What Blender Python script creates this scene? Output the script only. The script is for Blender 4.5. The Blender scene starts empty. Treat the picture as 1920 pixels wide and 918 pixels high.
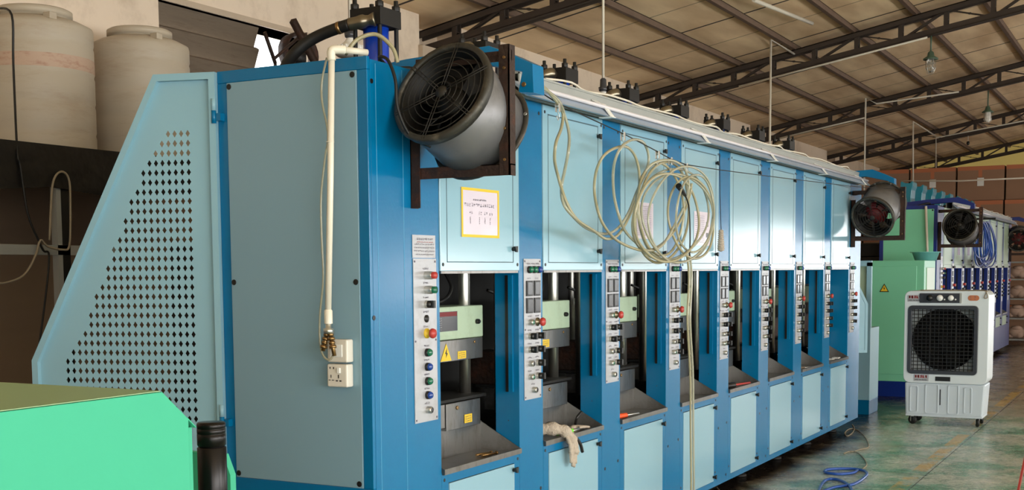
import bpy, bmesh, math, random
from mathutils import Vector, Matrix
random.seed(7)
C = bpy.context.scene.collection
SC = bpy.context.scene

# ------------------------------------------------------------------ camera
F, CY, YAW, PIT, ROL = 2291.59, 699.47, math.radians(28.2884), math.radians(4.8014), math.radians(-0.4147)
EYE = Vector((0, 0, 1.6))
fw = Vector((-math.sin(YAW)*math.cos(PIT), math.cos(YAW)*math.cos(PIT), -math.sin(PIT)))
rt0 = Vector((math.cos(YAW), math.sin(YAW), 0)); up0 = rt0.cross(fw)
rt = rt0*math.cos(ROL) + up0*math.sin(ROL); up = -rt0*math.sin(ROL) + up0*math.cos(ROL)
cam_d = bpy.data.cameras.new('camera'); cam = bpy.data.objects.new('camera', cam_d); C.objects.link(cam)
cam.matrix_world = Matrix(((rt.x, up.x, -fw.x, EYE.x), (rt.y, up.y, -fw.y, EYE.y), (rt.z, up.z, -fw.z, EYE.z), (0, 0, 0, 1)))
cam_d.sensor_fit = 'HORIZONTAL'; cam_d.sensor_width = 36; cam_d.lens = 36*F/1920
cam_d.shift_y = (CY-459)/1920; cam_d.clip_end = 200; cam_d.clip_start = 0.05
SC.camera = cam
def at(px, py, ax, val):
    """world point seen at a photo pixel on the plane ax = val"""
    d = fw + rt*(px-960)/F + up*(CY-py)/F
    i = 'xyz'.index(ax); t = (val-EYE[i])/d[i]
    return EYE + d*t

# ------------------------------------------------------------------ light
SC.view_settings.view_transform = 'Standard'; SC.view_settings.look = 'None'
SC.view_settings.exposure = 0.0; SC.view_settings.gamma = 1.0; SC.view_settings.use_curve_mapping = False
W = bpy.data.worlds.new('world'); SC.world = W; W.use_nodes = True
bg = W.node_tree.nodes['Background']; bg.inputs[0].default_value = (0.93, 0.98, 1.0, 1); bg.inputs[1].default_value = 5.0
WX, WXR, YB, YF = -7.5, 8.5, -6.0, 38.0       # left wall, right wall, back wall, far wall
def area(name, loc, rot, sx, sy, power, col):
    l = bpy.data.lights.new(name, 'AREA'); l.shape = 'RECTANGLE'; l.size = sx; l.size_y = sy
    l.energy = power; l.color = col
    o = bpy.data.objects.new(name, l); C.objects.link(o); o.location = loc; o.rotation_euler = rot
    return o
DAY = (1.0, 0.985, 0.96)
WIN_R = [(-3.5, 4.6), (0.8, 4.6), (6.0, 4.0), (11.5, 4.0), (17.0, 4.0), (22.5, 4.0), (28.0, 4.0), (33.5, 4.0)]
ZW = lambda yc: (1.0, 3.1) if yc < 9 else (0.9, 1.95)          # sill and head of each right-hand window
for yc, wd in WIN_R:      # daylight through each window of the right wall
    za, zb = ZW(yc); area('window_daylight', (WXR-0.02, yc, (za+zb)/2), (0, math.radians(90), 0), zb-za-.1, wd-0.1, (315 if yc < 9 else 210 if yc < 14 else 110 if yc < 24 else 38), DAY)
area('gate_daylight', (4.6, YB+0.05, 2.2), (math.radians(90), 0, 0), 3.6, 3.4, 130, DAY)   # open gate behind the camera
FG = (2.2, 8.0, 0.1, 2.9)                                       # open gate in the far wall: x0 x1 z0 z1
area('far_gate_daylight', ((FG[0]+FG[1])/2, YF-.05, (FG[2]+FG[3])/2), (math.radians(-90), 0, 0), FG[1]-FG[0], FG[3]-FG[2], 38, (1.0, .93, .84))

# ------------------------------------------------------------------ materials
def srgb(r, g, b):
    f = lambda c: ((c/255+0.055)/1.055)**2.4 if c/255 > 0.04045 else c/255/12.92
    return (f(r), f(g), f(b), 1)
def mat(name, col, rough=0.5, metal=0.0, var=0.0, vscale=3.0, bump=0.0, bscale=8.0, dirt=None, dscale=2.0, damt=0.5, trans=0.0, coat=0.0, emit=None, stretch=(1,1,1)):
    m = bpy.data.materials.new(name); m.use_nodes = True; nt = m.node_tree; b = nt.nodes['Principled BSDF']
    b.inputs['Roughness'].default_value = rough; b.inputs['Metallic'].default_value = metal
    b.inputs['Base Color'].default_value = col
    if coat: b.inputs['Coat Weight'].default_value = coat; b.inputs['Coat Roughness'].default_value = 0.12
    if trans: b.inputs['Transmission Weight'].default_value = trans
    if emit: b.inputs['Emission Color'].default_value = col; b.inputs['Emission Strength'].default_value = emit
    if var or dirt or bump:
        tc = nt.nodes.new('ShaderNodeTexCoord'); mp = nt.nodes.new('ShaderNodeMapping'); mp.inputs['Scale'].default_value = stretch
        nt.links.new(tc.outputs['Object'], mp.inputs[0])
    cur = None
    if var:
        n = nt.nodes.new('ShaderNodeTexNoise'); n.inputs['Scale'].default_value = vscale; n.inputs['Detail'].default_value = 6
        nt.links.new(mp.outputs[0], n.inputs['Vector'])
        mx = nt.nodes.new('ShaderNodeMix'); mx.data_type = 'RGBA'
        mx.inputs['A'].default_value = tuple(c*(1-var) for c in col[:3])+(1,); mx.inputs['B'].default_value = tuple(min(1, c*(1+var)) for c in col[:3])+(1,)
        nt.links.new(n.outputs[0], mx.inputs['Factor']); cur = mx.outputs['Result']
        nt.links.new(cur, b.inputs['Base Color'])
    if dirt:
        n = nt.nodes.new('ShaderNodeTexNoise'); n.inputs['Scale'].default_value = dscale; n.inputs['Detail'].default_value = 9; n.inputs['Roughness'].default_value = 0.7
        nt.links.new(mp.outputs[0], n.inputs['Vector'])
        r = nt.nodes.new('ShaderNodeValToRGB'); r.color_ramp.elements[0].position = 0.5; r.color_ramp.elements[1].position = 0.72
        r.color_ramp.elements[0].color = (0,0,0,1); r.color_ramp.elements[1].color = (damt,damt,damt,1)
        nt.links.new(n.outputs[0], r.inputs[0])
        mx = nt.nodes.new('ShaderNodeMix'); mx.data_type = 'RGBA'
        nt.links.new(r.outputs[0], mx.inputs['Factor'])
        if cur: nt.links.new(cur, mx.inputs['A'])
        else: mx.inputs['A'].default_value = col
        mx.inputs['B'].default_value = dirt; nt.links.new(mx.outputs['Result'], b.inputs['Base Color'])
    if bump:
        n = nt.nodes.new('ShaderNodeTexNoise'); n.inputs['Scale'].default_value = bscale; n.inputs['Detail'].default_value = 3
        nt.links.new(mp.outputs[0], n.inputs['Vector'])
        bp = nt.nodes.new('ShaderNodeBump'); bp.inputs['Strength'].default_value = bump; bp.inputs['Distance'].default_value = 0.02
        nt.links.new(n.outputs[0], bp.inputs['Height']); nt.links.new(bp.outputs[0], b.inputs['Normal'])
    return m
M = {}
M['blue'] = mat('blue_paint', srgb(0, 108, 158), 0.25, var=0.06, bump=0.03, bscale=60, dirt=srgb(6, 80, 130), dscale=1.6, damt=0.25, coat=0.1)
M['blue'].node_tree.nodes['Principled BSDF'].inputs['Specular IOR Level'].default_value = 0.3
M['pale'] = mat('pale_blue_paint', srgb(140, 180, 197), 0.19, var=0.03, vscale=1.5, bump=0.035, bscale=3, coat=0.25)
M['endpanel'] = mat('grey_blue_panel_paint', srgb(126, 160, 176), 0.3, var=0.03, vscale=1.5, bump=0.05, bscale=3, coat=0.1)
M['guard'] = mat('guard_paint', srgb(142, 184, 200), 0.45, var=0.03)
M['navy'] = mat('navy_paint', srgb(14, 42, 120), 0.3, var=0.05, coat=0.2)
M['mint'] = mat('mint_paint', srgb(122, 200, 164), 0.35, var=0.04, coat=0.2)
M['palegreen'] = mat('pale_green_paint', srgb(178, 200, 172), 0.3, var=0.04, coat=0.2)
M['mould'] = mat('mould_box_paint', srgb(168, 188, 164), 0.45, var=0.05, dirt=srgb(90, 80, 50), dscale=6, damt=0.3)
M['jade'] = mat('jade_paint', srgb(56, 168, 132), 0.7, var=0.02, vscale=20)
M['olive'] = mat('olive_top_tone', srgb(138, 168, 126), 0.5, var=0.05)
M['steel'] = mat('stainless_steel', srgb(142, 140, 137), 0.3, 0.85, var=0.15, vscale=5, dirt=srgb(70, 55, 40), dscale=5, damt=0.6, stretch=(1,4,1))
M['chrome'] = mat('chrome_rod', srgb(225, 222, 214), 0.36, 1.0)
M['oldmetal'] = mat('worn_fitting_metal', srgb(140, 130, 112), 0.3, 0.9, var=0.2, vscale=20)
M['bright'] = mat('bright_metal', srgb(205, 205, 200), 0.3, 0.9)
M['plate'] = mat('brushed_panel_plate', srgb(178, 179, 184), 0.38, 0.35, var=0.05, dirt=srgb(110, 95, 80), dscale=9, damt=0.35)
M['black'] = mat('black_plastic', srgb(16, 16, 17), 0.4)
M['grime'] = mat('grimy_black_steel', srgb(20, 19, 18), 0.5, 0.3, var=0.3, vscale=9)
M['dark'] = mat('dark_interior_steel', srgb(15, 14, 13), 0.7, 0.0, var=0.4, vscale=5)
M['rust'] = mat('rusty_angle_iron', srgb(52, 36, 29), 0.65, 0.3, var=0.35, vscale=14, dirt=srgb(96, 52, 30), dscale=8, damt=0.7, bump=0.3, bscale=50)
M['duct'] = mat('grey_fan_duct', srgb(118, 117, 119), 0.42, 0.35, var=0.1, vscale=4, dirt=srgb(40, 36, 32), dscale=4, damt=0.5)
M['flange'] = mat('dusty_fan_flange', srgb(62, 60, 55), 0.5, 0.4, var=0.2, vscale=12, dirt=srgb(140, 132, 118), dscale=9, damt=0.6)
M['wiregrey'] = mat('dusty_wire', srgb(42, 39, 35), 0.6, 0.2)
M['fanred'] = mat('red_fan_hub', srgb(112, 26, 30), 0.5)
M['cyl'] = mat('cylinder_blue', srgb(18, 60, 170), 0.3, coat=0.3)
M['ptube'] = mat('ivory_pvc', srgb(226, 219, 202), 0.35, var=0.04, vscale=9)
M['socket'] = mat('ivory_switch_plastic', srgb(222, 216, 204), 0.35)
M['clear'] = mat('clear_hose', srgb(208, 204, 178), 0.18, trans=0.55)
M['clear2'] = mat('yellowed_hose', srgb(188, 180, 145), 0.25, trans=0.35)
M['bhose'] = mat('blue_hose', srgb(26, 78, 165), 0.3, coat=0.3)
M['rubber'] = mat('black_rubber', srgb(17, 16, 15), 0.55)
M['brass'] = mat('old_brass', srgb(150, 120, 80), 0.35, 0.9, var=0.2, vscale=30)
M['red'] = mat('red_plastic', srgb(178, 56, 50), 0.35)
M['green'] = mat('green_button', srgb(10, 100, 72), 0.25, coat=0.4)
M['bblue'] = mat('blue_button', srgb(18, 60, 140), 0.25, coat=0.4)
M['yellow'] = mat('yellow_sticker', srgb(226, 190, 44), 0.5)
M['orange'] = mat('orange_plastic', srgb(240, 90, 40), 0.4)
M['white'] = mat('white_plastic', srgb(232, 232, 228), 0.35, var=0.02)
M['cooler'] = mat('cooler_white_plastic', srgb(212, 220, 224), 0.3, var=0.02)
M['coolerside'] = mat('cooler_tank_plastic', srgb(196, 206, 214), 0.4, var=0.02)
M['paper'] = mat('laminated_paper', srgb(216, 206, 220), 0.18, var=0.03, bump=0.15, bscale=6)
M['ink'] = mat('printed_ink', srgb(96, 90, 104), 0.6)
M['inkred'] = mat('red_ink', srgb(180, 60, 50), 0.6)
M['matblack'] = mat('matt_black', srgb(10, 10, 10), 0.9)
M['lcd'] = mat('dark_display', srgb(58, 60, 66), 0.2)
M['fixture'] = mat('light_fixture_metal', srgb(160, 174, 192), 0.4, 0.3, var=0.05)
M['trough'] = mat('grey_cable_trough', srgb(150, 152, 148), 0.6, var=0.12, vscale=6)
M['lamptube'] = mat('lamp_tube_glass', srgb(205, 200, 204), 0.2)
M['truss'] = mat('truss_old_steel', srgb(62, 51, 43), 0.7, 0.2, var=0.3, vscale=6)
M['purlin'] = mat('purlin_rust_steel', srgb(108, 87, 72), 0.7, 0.1, var=0.25, vscale=7)
M['tank'] = mat('tank_plastic', srgb(182, 170, 150), 0.5, var=0.06, vscale=2, dirt=srgb(150, 120, 96), dscale=1.7, damt=0.5, stretch=(1,1,4))
M['reddirt'] = mat('reddish_stained_plastic', srgb(188, 160, 138), 0.6, var=0.05, dirt=srgb(150, 96, 76), dscale=9, damt=0.7, stretch=(1,1,3))
M['tarp'] = mat('black_tarp', srgb(16, 15, 15), 0.45, bump=0.6, bscale=7)
M['wood'] = mat('weathered_board', srgb(112, 98, 82), 0.8, var=0.3, vscale=3, stretch=(6,1,9), dirt=srgb(60, 46, 36), dscale=3, damt=0.6)
M['cord'] = mat('cable_sheath', srgb(150, 138, 118), 0.6)
M['ropew'] = mat('white_cord', srgb(214, 206, 190), 0.6)
M['teal'] = mat('teal_cover_paint', srgb(20, 128, 150), 0.3, coat=0.3)
M['carton'] = mat('brown_cardboard', srgb(150, 116, 92), 0.85, var=0.08, vscale=3)
M['tape'] = mat('orange_packing_tape', srgb(186, 112, 74), 0.4)
M['basin'] = mat('cyan_plastic', srgb(120, 195, 195), 0.35)
M['cloth'] = mat('cream_glove_cloth', srgb(186, 172, 156), 0.95, var=0.15, vscale=20, bump=0.5, bscale=80)
M['lime'] = mat('lime_plastic', srgb(110, 215, 40), 0.4)
M['thermos'] = mat('black_thermos_lacquer', srgb(24, 21, 21), 0.28, 0.6)
M['glassy'] = mat('lamp_glass', srgb(225, 225, 220), 0.08, trans=0.85)
M['lampgreen'] = mat('lamp_green_enamel', srgb(78, 100, 82), 0.5)
M['bulbw'] = mat('bulb_white', srgb(235, 230, 220), 0.4)
M['sack'] = mat('pinkish_sacks', srgb(186, 156, 138), 0.9, var=0.2, vscale=8)
M['clouded'] = mat('yellow_fibreglass', srgb(200, 178, 104), 0.6, emit=0.25)

def wall_mat():
    m = mat('stained_plaster', srgb(228, 210, 188), 0.85, var=0.07, vscale=1.2, dirt=srgb(168, 146, 122), dscale=1.3, damt=0.6, bump=0.25, bscale=5)
    return m
M['wall'] = wall_mat()
M['wallbrown'] = mat('brown_wall_and_shade', srgb(150, 126, 104), 0.9, var=0.15, vscale=1.5, stretch=(1, .4, 3))  # browner than the plaster; also holds the shade under the tank platform
M['sill'] = mat('wall_trim_plaster', srgb(190, 172, 150), 0.85, var=0.1)

def ceiling_mat():
    m = bpy.data.materials.new('fibre_roof_board'); m.use_nodes = True; nt = m.node_tree; b = nt.nodes['Principled BSDF']; N = nt.nodes; L = nt.links
    b.inputs['Roughness'].default_value = 0.8
    tc = N.new('ShaderNodeTexCoord'); sp = N.new('ShaderNodeSeparateXYZ'); L.new(tc.outputs['Object'], sp.inputs[0])
    mp = N.new('ShaderNodeMapping'); mp.inputs['Scale'].default_value = (2.2, .5, 1); L.new(tc.outputs['Object'], mp.inputs[0])
    n = N.new('ShaderNodeTexNoise'); n.inputs['Scale'].default_value = 1.2; n.inputs['Detail'].default_value = 8; L.new(mp.outputs[0], n.inputs['Vector'])
    r = N.new('ShaderNodeValToRGB'); r.color_ramp.elements[0].position = 0.3; r.color_ramp.elements[1].position = 0.7
    r.color_ramp.elements[0].color = srgb(202, 168, 128); r.color_ramp.elements[1].color = srgb(245, 218, 176); L.new(n.outputs[0], r.inputs[0])
    def seam(period, width, off):
        a = N.new('ShaderNodeMath'); a.operation = 'ADD'; a.inputs[1].default_value = off; L.new(sp.outputs['Y'], a.inputs[0])
        md = N.new('ShaderNodeMath'); md.operation = 'MODULO'; md.inputs[1].default_value = period; L.new(a.outputs[0], md.inputs[0])
        lt = N.new('ShaderNodeMath'); lt.operation = 'LESS_THAN'; lt.inputs[1].default_value = width; L.new(md.outputs[0], lt.inputs[0]); return lt.outputs[0]
    s1 = seam(2.26, .05, 20.34+.0); s2 = seam(1.13, .03, 20.34)
    w = N.new('ShaderNodeMath'); w.operation = 'MULTIPLY'; w.inputs[1].default_value = .6; L.new(s2, w.inputs[0])
    mxx = N.new('ShaderNodeMath'); mxx.operation = 'MAXIMUM'; L.new(s1, mxx.inputs[0]); L.new(w.outputs[0], mxx.inputs[1])
    mx = N.new('ShaderNodeMix'); mx.data_type = 'RGBA'; L.new(mxx.outputs[0], mx.inputs['Factor']); L.new(r.outputs[0], mx.inputs['A']); mx.inputs['B'].default_value = srgb(40, 32, 26)
    L.new(mx.outputs['Result'], b.inputs['Base Color']); return m
M['ceiling'] = ceiling_mat()

def floor_mat():
    m = bpy.data.materials.new('worn_green_floor'); m.use_nodes = True; nt = m.node_tree; b = nt.nodes['Principled BSDF']; N = nt.nodes; L = nt.links
    tc = N.new('ShaderNodeTexCoord'); sp = N.new('ShaderNodeSeparateXYZ'); L.new(tc.outputs['Object'], sp.inputs[0])
    def noise(s, d, rgh=.6, vec=None):
        n = N.new('ShaderNodeTexNoise'); n.inputs['Scale'].default_value = s; n.inputs['Detail'].default_value = d; n.inputs['Roughness'].default_value = rgh
        L.new(vec or tc.outputs['Object'], n.inputs['Vector']); return n.outputs[0]
    def ramp(src, stops):
        r = N.new('ShaderNodeValToRGB'); e = r.color_ramp.elements
        while len(e) < len(stops): e.new(0.5)
        for el, (p, c) in zip(e, stops): el.position = p; el.color = c
        L.new(src, r.inputs[0]); return r.outputs[0]
    def mix(f, a, bb):
        mx = N.new('ShaderNodeMix'); mx.data_type = 'RGBA'
        L.new(f, mx.inputs['Factor'])
        for k, v in (('A', a), ('B', bb)):
            if isinstance(v, tuple): mx.inputs[k].default_value = v
            else: L.new(v, mx.inputs[k])
        return mx.outputs['Result']
    def math_(op, a, v):
        q = N.new('ShaderNodeMath'); q.operation = op; q.use_clamp = op in ('MULTIPLY', 'ADD') and False
        for i, s in enumerate((a, v)):
            if isinstance(s, (int, float)): q.inputs[i].default_value = s
            else: L.new(s, q.inputs[i])
        return q.outputs[0]
    g0, g1 = (0,0,0,1), (1,1,1,1)
    base = ramp(noise(1.6, 10, .7), [(.36, srgb(58, 146, 112)), (.44, srgb(120, 186, 160)), (.5, srgb(206, 220, 204)), (.64, srgb(238, 238, 226))])
    blot = ramp(noise(7, 8, .75), [(.46, g0), (.6, (.6,.6,.6,1))])
    base = mix(blot, base, srgb(70, 128, 104))
    fine = ramp(noise(28, 8, .8), [(.42, g0), (.6, (.5,.5,.5,1))]); base = mix(fine, base, srgb(70, 104, 86))
    spark = ramp(noise(60, 6, .85), [(.52, g0), (.62, (.8,.8,.8,1))]); base = mix(spark, base, srgb(236, 238, 226))
    conc = ramp(noise(3, 8, .7), [(.3, srgb(112, 100, 84)), (.7, srgb(206, 190, 166))])
    far = N.new('ShaderNodeMapRange'); far.inputs[1].default_value = 14.2; far.inputs[2].default_value = 17.0
    L.new(math_('ADD', sp.outputs['Y'], math_('MULTIPLY', noise(1.1, 4), 2.5)), far.inputs[0])
    base = mix(far.outputs[0], base, conc)
    near = N.new('ShaderNodeMapRange'); near.inputs[1].default_value = -2.15; near.inputs[2].default_value = -2.7   # bare concrete beside the machine
    L.new(math_('ADD', sp.outputs['X'], math_('MULTIPLY', math_('SUBTRACT', noise(1.3, 6), .5), 1.6)), near.inputs[0])
    base = mix(near.outputs[0], base, conc)
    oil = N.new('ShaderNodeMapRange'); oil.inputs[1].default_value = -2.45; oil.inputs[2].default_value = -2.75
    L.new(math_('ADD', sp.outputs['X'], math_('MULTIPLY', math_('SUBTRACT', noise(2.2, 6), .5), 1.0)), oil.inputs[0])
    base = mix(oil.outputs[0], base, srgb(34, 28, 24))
    # worn yellow lane line
    lx = math_('LESS_THAN', math_('ABSOLUTE', math_('ADD', sp.outputs['X'], 1.70), 0), .055)
    wear = ramp(noise(1.5, 9, .75), [(.46, g0), (.52, (.75,.75,.75,1))])
    lf = N.new('ShaderNodeMath'); lf.operation = 'MULTIPLY'; L.new(lx, lf.inputs[0]); L.new(wear, lf.inputs[1])
    base = mix(lf.outputs[0], base, srgb(220, 178, 80))
    crk = math_('LESS_THAN', math_('ABSOLUTE', math_('ADD', sp.outputs['X'], 1.62), 0), .004)
    base = mix(crk, base, srgb(60, 66, 60))
    L.new(base, b.inputs['Base Color'])
    rr = N.new('ShaderNodeMapRange'); rr.inputs[3].default_value = .10; rr.inputs[4].default_value = .42; L.new(noise(2.5, 7, .7), rr.inputs[0]); L.new(rr.outputs[0], b.inputs['Roughness'])
    bp = N.new('ShaderNodeBump'); bp.inputs['Strength'].default_value = .25; bp.inputs['Distance'].default_value = .01
    L.new(noise(14, 8, .7), bp.inputs['Height']); L.new(bp.outputs[0], b.inputs['Normal'])
    return m
M['floor'] = floor_mat()

# ------------------------------------------------------------------ mesh builder
class MB:
    def __init__(s): s.b = bmesh.new(); s.mi = 0
    def _f(s, vs):
        try:
            f = s.b.faces.new(vs); f.material_index = s.mi; return f
        except ValueError: return None
    def box(s, x0, x1, y0, y1, z0, z1, mtx=None):
        v = [Vector((x, y, z)) for x in (x0, x1) for y in (y0, y1) for z in (z0, z1)]
        if mtx: v = [mtx @ p for p in v]
        v = [s.b.verts.new(p) for p in v]
        for q in ((0,1,3,2), (4,6,7,5), (0,4,5,1), (2,3,7,6), (0,2,6,4), (1,5,7,3)): s._f([v[i] for i in q])
        return s
    def prism(s, pts, ax, a, b):
        """polygon (2-D points in the two other axes, in order) extruded along ax from a to b"""
        def mk(p, t):
            if ax == 'x': return Vector((t, p[0], p[1]))
            if ax == 'y': return Vector((p[0], t, p[1]))
            return Vector((p[0], p[1], t))
        A = [s.b.verts.new(mk(p, a)) for p in pts]; B = [s.b.verts.new(mk(p, b)) for p in pts]
        s._f(A); s._f(B[::-1]); n = len(pts)
        for i in range(n): s._f([A[i], B[i], B[(i+1) % n], A[(i+1) % n]])
        return s
    def tube(s, path, r, n=8, closed=False, cap=True):
        P = [Vector(p) for p in path]; m = len(P); rings = []
        nrm = None
        for i in range(m):
            a = P[i-1] if (i > 0 or closed) else P[i]; c = P[(i+1) % m] if (i < m-1 or closed) else P[i]
            t = (c-a).normalized() if (c-a).length > 1e-9 else Vector((0, 0, 1))
            if nrm is None:
                nrm = t.orthogonal().normalized()
            nrm = (nrm - t*nrm.dot(t))
            nrm = nrm.normalized() if nrm.length > 1e-6 else t.orthogonal().normalized()
            bi = t.cross(nrm); rr = r[i] if isinstance(r, (list, tuple)) else r
            rings.append([s.b.verts.new(P[i] + (nrm*math.cos(k*2*math.pi/n) + bi*math.sin(k*2*math.pi/n))*rr) for k in range(n)])
        for i in range(m if closed else m-1):
            A, B = rings[i], rings[(i+1) % m]
            for k in range(n):
                f = s._f([A[k], A[(k+1) % n], B[(k+1) % n], B[k]])
                if f: f.smooth = True
        if cap and not closed: s._f(rings[0][::-1]); s._f(rings[-1])
        return s
    def cyl(s, p0, p1, r, n=16, r1=None):
        return s.tube([p0, p1], [r, r if r1 is None else r1], n)
    def lathe(s, prof, c=(0,0,0), axis=(0,0,1), n=24, closed=False):
        """profile of (radius, height) along axis from c"""
        q = Vector((0,0,1)).rotation_difference(Vector(axis).normalized()); c = Vector(c); rings = []
        for r, h in prof:
            if r < 1e-6: rings.append([s.b.verts.new(c + q @ Vector((0,0,h)))])
            else: rings.append([s.b.verts.new(c + q @ Vector((r*math.cos(k*2*math.pi/n), r*math.sin(k*2*math.pi/n), h))) for k in range(n)])
        m = len(rings)
        for i in range(m if closed else m-1):
            A, B = rings[i], rings[(i+1) % m]
            for k in range(n):
                k2 = (k+1) % n
                if len(A) == 1 and len(B) == 1: continue
                if len(A) == 1: f = s._f([A[0], B[k2], B[k]])
                elif len(B) == 1: f = s._f([A[k], A[k2], B[0]])
                else: f = s._f([A[k], A[k2], B[k2], B[k]])
                if f: f.smooth = True
        return s
    def torus(s, c, axis, R, r, n=28, m=6):
        q = Vector((0,0,1)).rotation_difference(Vector(axis).normalized()); c = Vector(c)
        return s.tube([c + q @ Vector((R*math.cos(k*2*math.pi/n), R*math.sin(k*2*math.pi/n), 0)) for k in range(n)], r, m, closed=True)
    def sphere(s, c, r, sx=1, sy=1, sz=1, n=14):
        c = Vector(c); prof = []
        q = bmesh.ops.create_uvsphere(s.b, u_segments=n, v_segments=n//2+2, radius=r)
        for v in q['verts']: v.co = Vector((v.co.x*sx, v.co.y*sy, v.co.z*sz)) + c
        for v in q['verts']:
            for f in v.link_faces: f.smooth = True; f.material_index = s.mi
        return s
    def build(s, name, mats, parent=None, local=False, bevel=0, weld=False, solid=0):
        if weld: bmesh.ops.remove_doubles(s.b, verts=s.b.verts, dist=1e-5)
        bmesh.ops.recalc_face_normals(s.b, faces=s.b.faces)
        me = bpy.data.meshes.new(name); s.b.to_mesh(me); s.b.free()
        for k in (mats if isinstance(mats, (list, tuple)) else [mats]): me.materials.append(M[k])
        o = bpy.data.objects.new(name, me); C.objects.link(o)
        if parent is not None:
            if not local:
                root = parent
                while root.parent: root = root.parent
                me.transform(root_matrix(root).inverted())
            o.parent = parent
        if bevel:
            bv = o.modifiers.new('bevel', 'BEVEL'); bv.width = bevel; bv.segments = 2; bv.limit_method = 'ANGLE'; bv.angle_limit = math.radians(40)
        if solid:
            sd = o.modifiers.new('solid', 'SOLIDIFY'); sd.thickness = solid; sd.offset = 0
        return o
def root_matrix(o): return Matrix.Translation(o.location) @ o.rotation_euler.to_matrix().to_4x4()
def tag(o, label=None, cat=None, group=None, kind=None):
    if label: o['label'] = label
    if cat: o['category'] = cat
    if group: o['group'] = group
    if kind: o['kind'] = kind
    return o
def thing(name, label, cat, loc=(0,0,0), group=None, rot=(0,0,0)):
    o = bpy.data.objects.new(name, None); o.empty_display_size = 0.1; C.objects.link(o); o.location = loc; o.rotation_euler = rot
    return tag(o, label, cat, group)
def struct(name, mb, m, label=None, **k):
    o = mb.build(name, m, **k); o['kind'] = 'structure'
    if label: o['label'] = label
    return o
def dup_part(o, dx=0, dy=0, dz=0, parent=None):
    """copy a part with its sub-parts, shifted"""
    c = o.copy(); C.objects.link(c); c.parent = parent or o.parent; c.location = o.location + Vector((dx, dy, dz))
    for ch in list(o.children):
        g = ch.copy(); C.objects.link(g); g.parent = c
    return c
def copy_thing(o, loc, label, rotz=None):
    r = o.copy(); C.objects.link(r); r.location = loc; r['label'] = label
    if rotz is not None: r.rotation_euler.z = rotz
    for ch in list(o.children): dup_part(ch, parent=r)
    return r
def smooth_path(pts, k=6, closed=False):
    P = [Vector(p) for p in pts]; n = len(P); out = []
    rng = range(n if closed else n-1)
    for i in rng:
        p0 = P[i-1] if (i > 0 or closed) else P[0]; p1 = P[i]; p2 = P[(i+1) % n]; p3 = P[(i+2) % n] if (closed or i+2 < n) else P[-1]
        for j in range(k):
            t = j/k
            out.append(0.5*((2*p1) + (p2-p0)*t + (2*p0-5*p1+4*p2-p3)*t*t + (3*p1-p0-3*p2+p3)*t**3))
    if not closed: out.append(P[-1])
    return out
def glyphs(mb, org, u, v, rows, cols, gw, gh, gapx, gapy, t=0.0012, seed=1, n=None):
    """rows of small printed characters as thin raised strokes; org = top-left, u right, v down"""
    rd = random.Random(seed); u = Vector(u).normalized(); v = Vector(v).normalized(); w = v.cross(u); org = Vector(org)
    if n is not None: w = Vector(n)
    for r in range(rows):
        for c in range(cols):
            o = org + u*(c*(gw+gapx)) + v*(r*(gh+gapy))
            for _ in range(4):
                if rd.random() < .5: a, la, lb = rd.random(), gw*rd.uniform(.5, 1), t
                else: a, la, lb = rd.random(), t, gh*rd.uniform(.5, 1)
                ox = (gw-la)*rd.random(); oy = (gh-lb)*rd.random()
                p = [o+u*ox+v*oy, o+u*(ox+la)+v*oy, o+u*(ox+la)+v*(oy+lb), o+u*ox+v*(oy+lb)]
                A = [mb.b.verts.new(q+w*0.0008) for q in p]; mb._f(A)

# ------------------------------------------------------------------ the hall
D = 2.7334                        # the machine fronts stand on x = -D
def ceil_z(x): return 4.46 + .19*(x+7.5) if x <= 1 else 4.46 + .19*8.5 - .19*(x-1)
struct('floor', MB().box(WX-.3, WXR+.3, YB-.3, YF+.3, -.1, 0), 'floor')
m = MB(); m.prism([(WX-.4, ceil_z(WX-.4)), (1, ceil_z(1)), (WXR+.4, ceil_z(WXR+.4)), (WXR+.4, ceil_z(WXR+.4)+.06), (1, ceil_z(1)+.06), (WX-.4, ceil_z(WX-.4)+.06)], 'y', YB-.3, YF+.3)
struct('ceiling', m, 'ceiling')
TY = [5.75, 12.2, 18.42, 24.45, 30.66, 36.8]           # truss planes
OP = (7.77, 9.75, 2.7, 3.87)                          # opening of window_1: y0 y1 z0 z1
m = MB()
segs = [(YB-.3, OP[0]), (OP[1], YF+.3)]
zt_pocket = 4.10
def wall_run(y0, y1):
    cuts = [t for t in TY if y0 < t < y1]; y = y0
    for t in cuts:
        m.box(WX-.3, WX, y, t-.4, 0, ceil_z(WX)); m.box(WX-.3, WX, t-.4, t+.42, 0, zt_pocket); m.box(WX-.3, WX-.27, t-.4, t+.42, zt_pocket, 4.4); y = t+.42
    m.box(WX-.3, WX, y, y1, 0, ceil_z(WX))
for a, b_ in segs: wall_run(a, b_)
m.box(WX-.3, WX, OP[0], OP[1], 0, OP[2]); m.box(WX-.3, WX, OP[0], OP[1], OP[3], ceil_z(WX))
struct('wall_left', m, 'wall')
m = MB()
y = YB-.3
for yc, wd in WIN_R:
    m.box(WXR, WXR+.25, y, yc-wd/2, 0, ceil_z(WXR)); za, zb = ZW(yc); m.box(WXR, WXR+.25, yc-wd/2, yc+wd/2, 0, za); m.box(WXR, WXR+.25, yc-wd/2, yc+wd/2, zb, ceil_z(WXR)); y = yc+wd/2
m.box(WXR, WXR+.25, y, YF+.3, 0, ceil_z(WXR)); struct('wall_right', m, 'wall')
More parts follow.
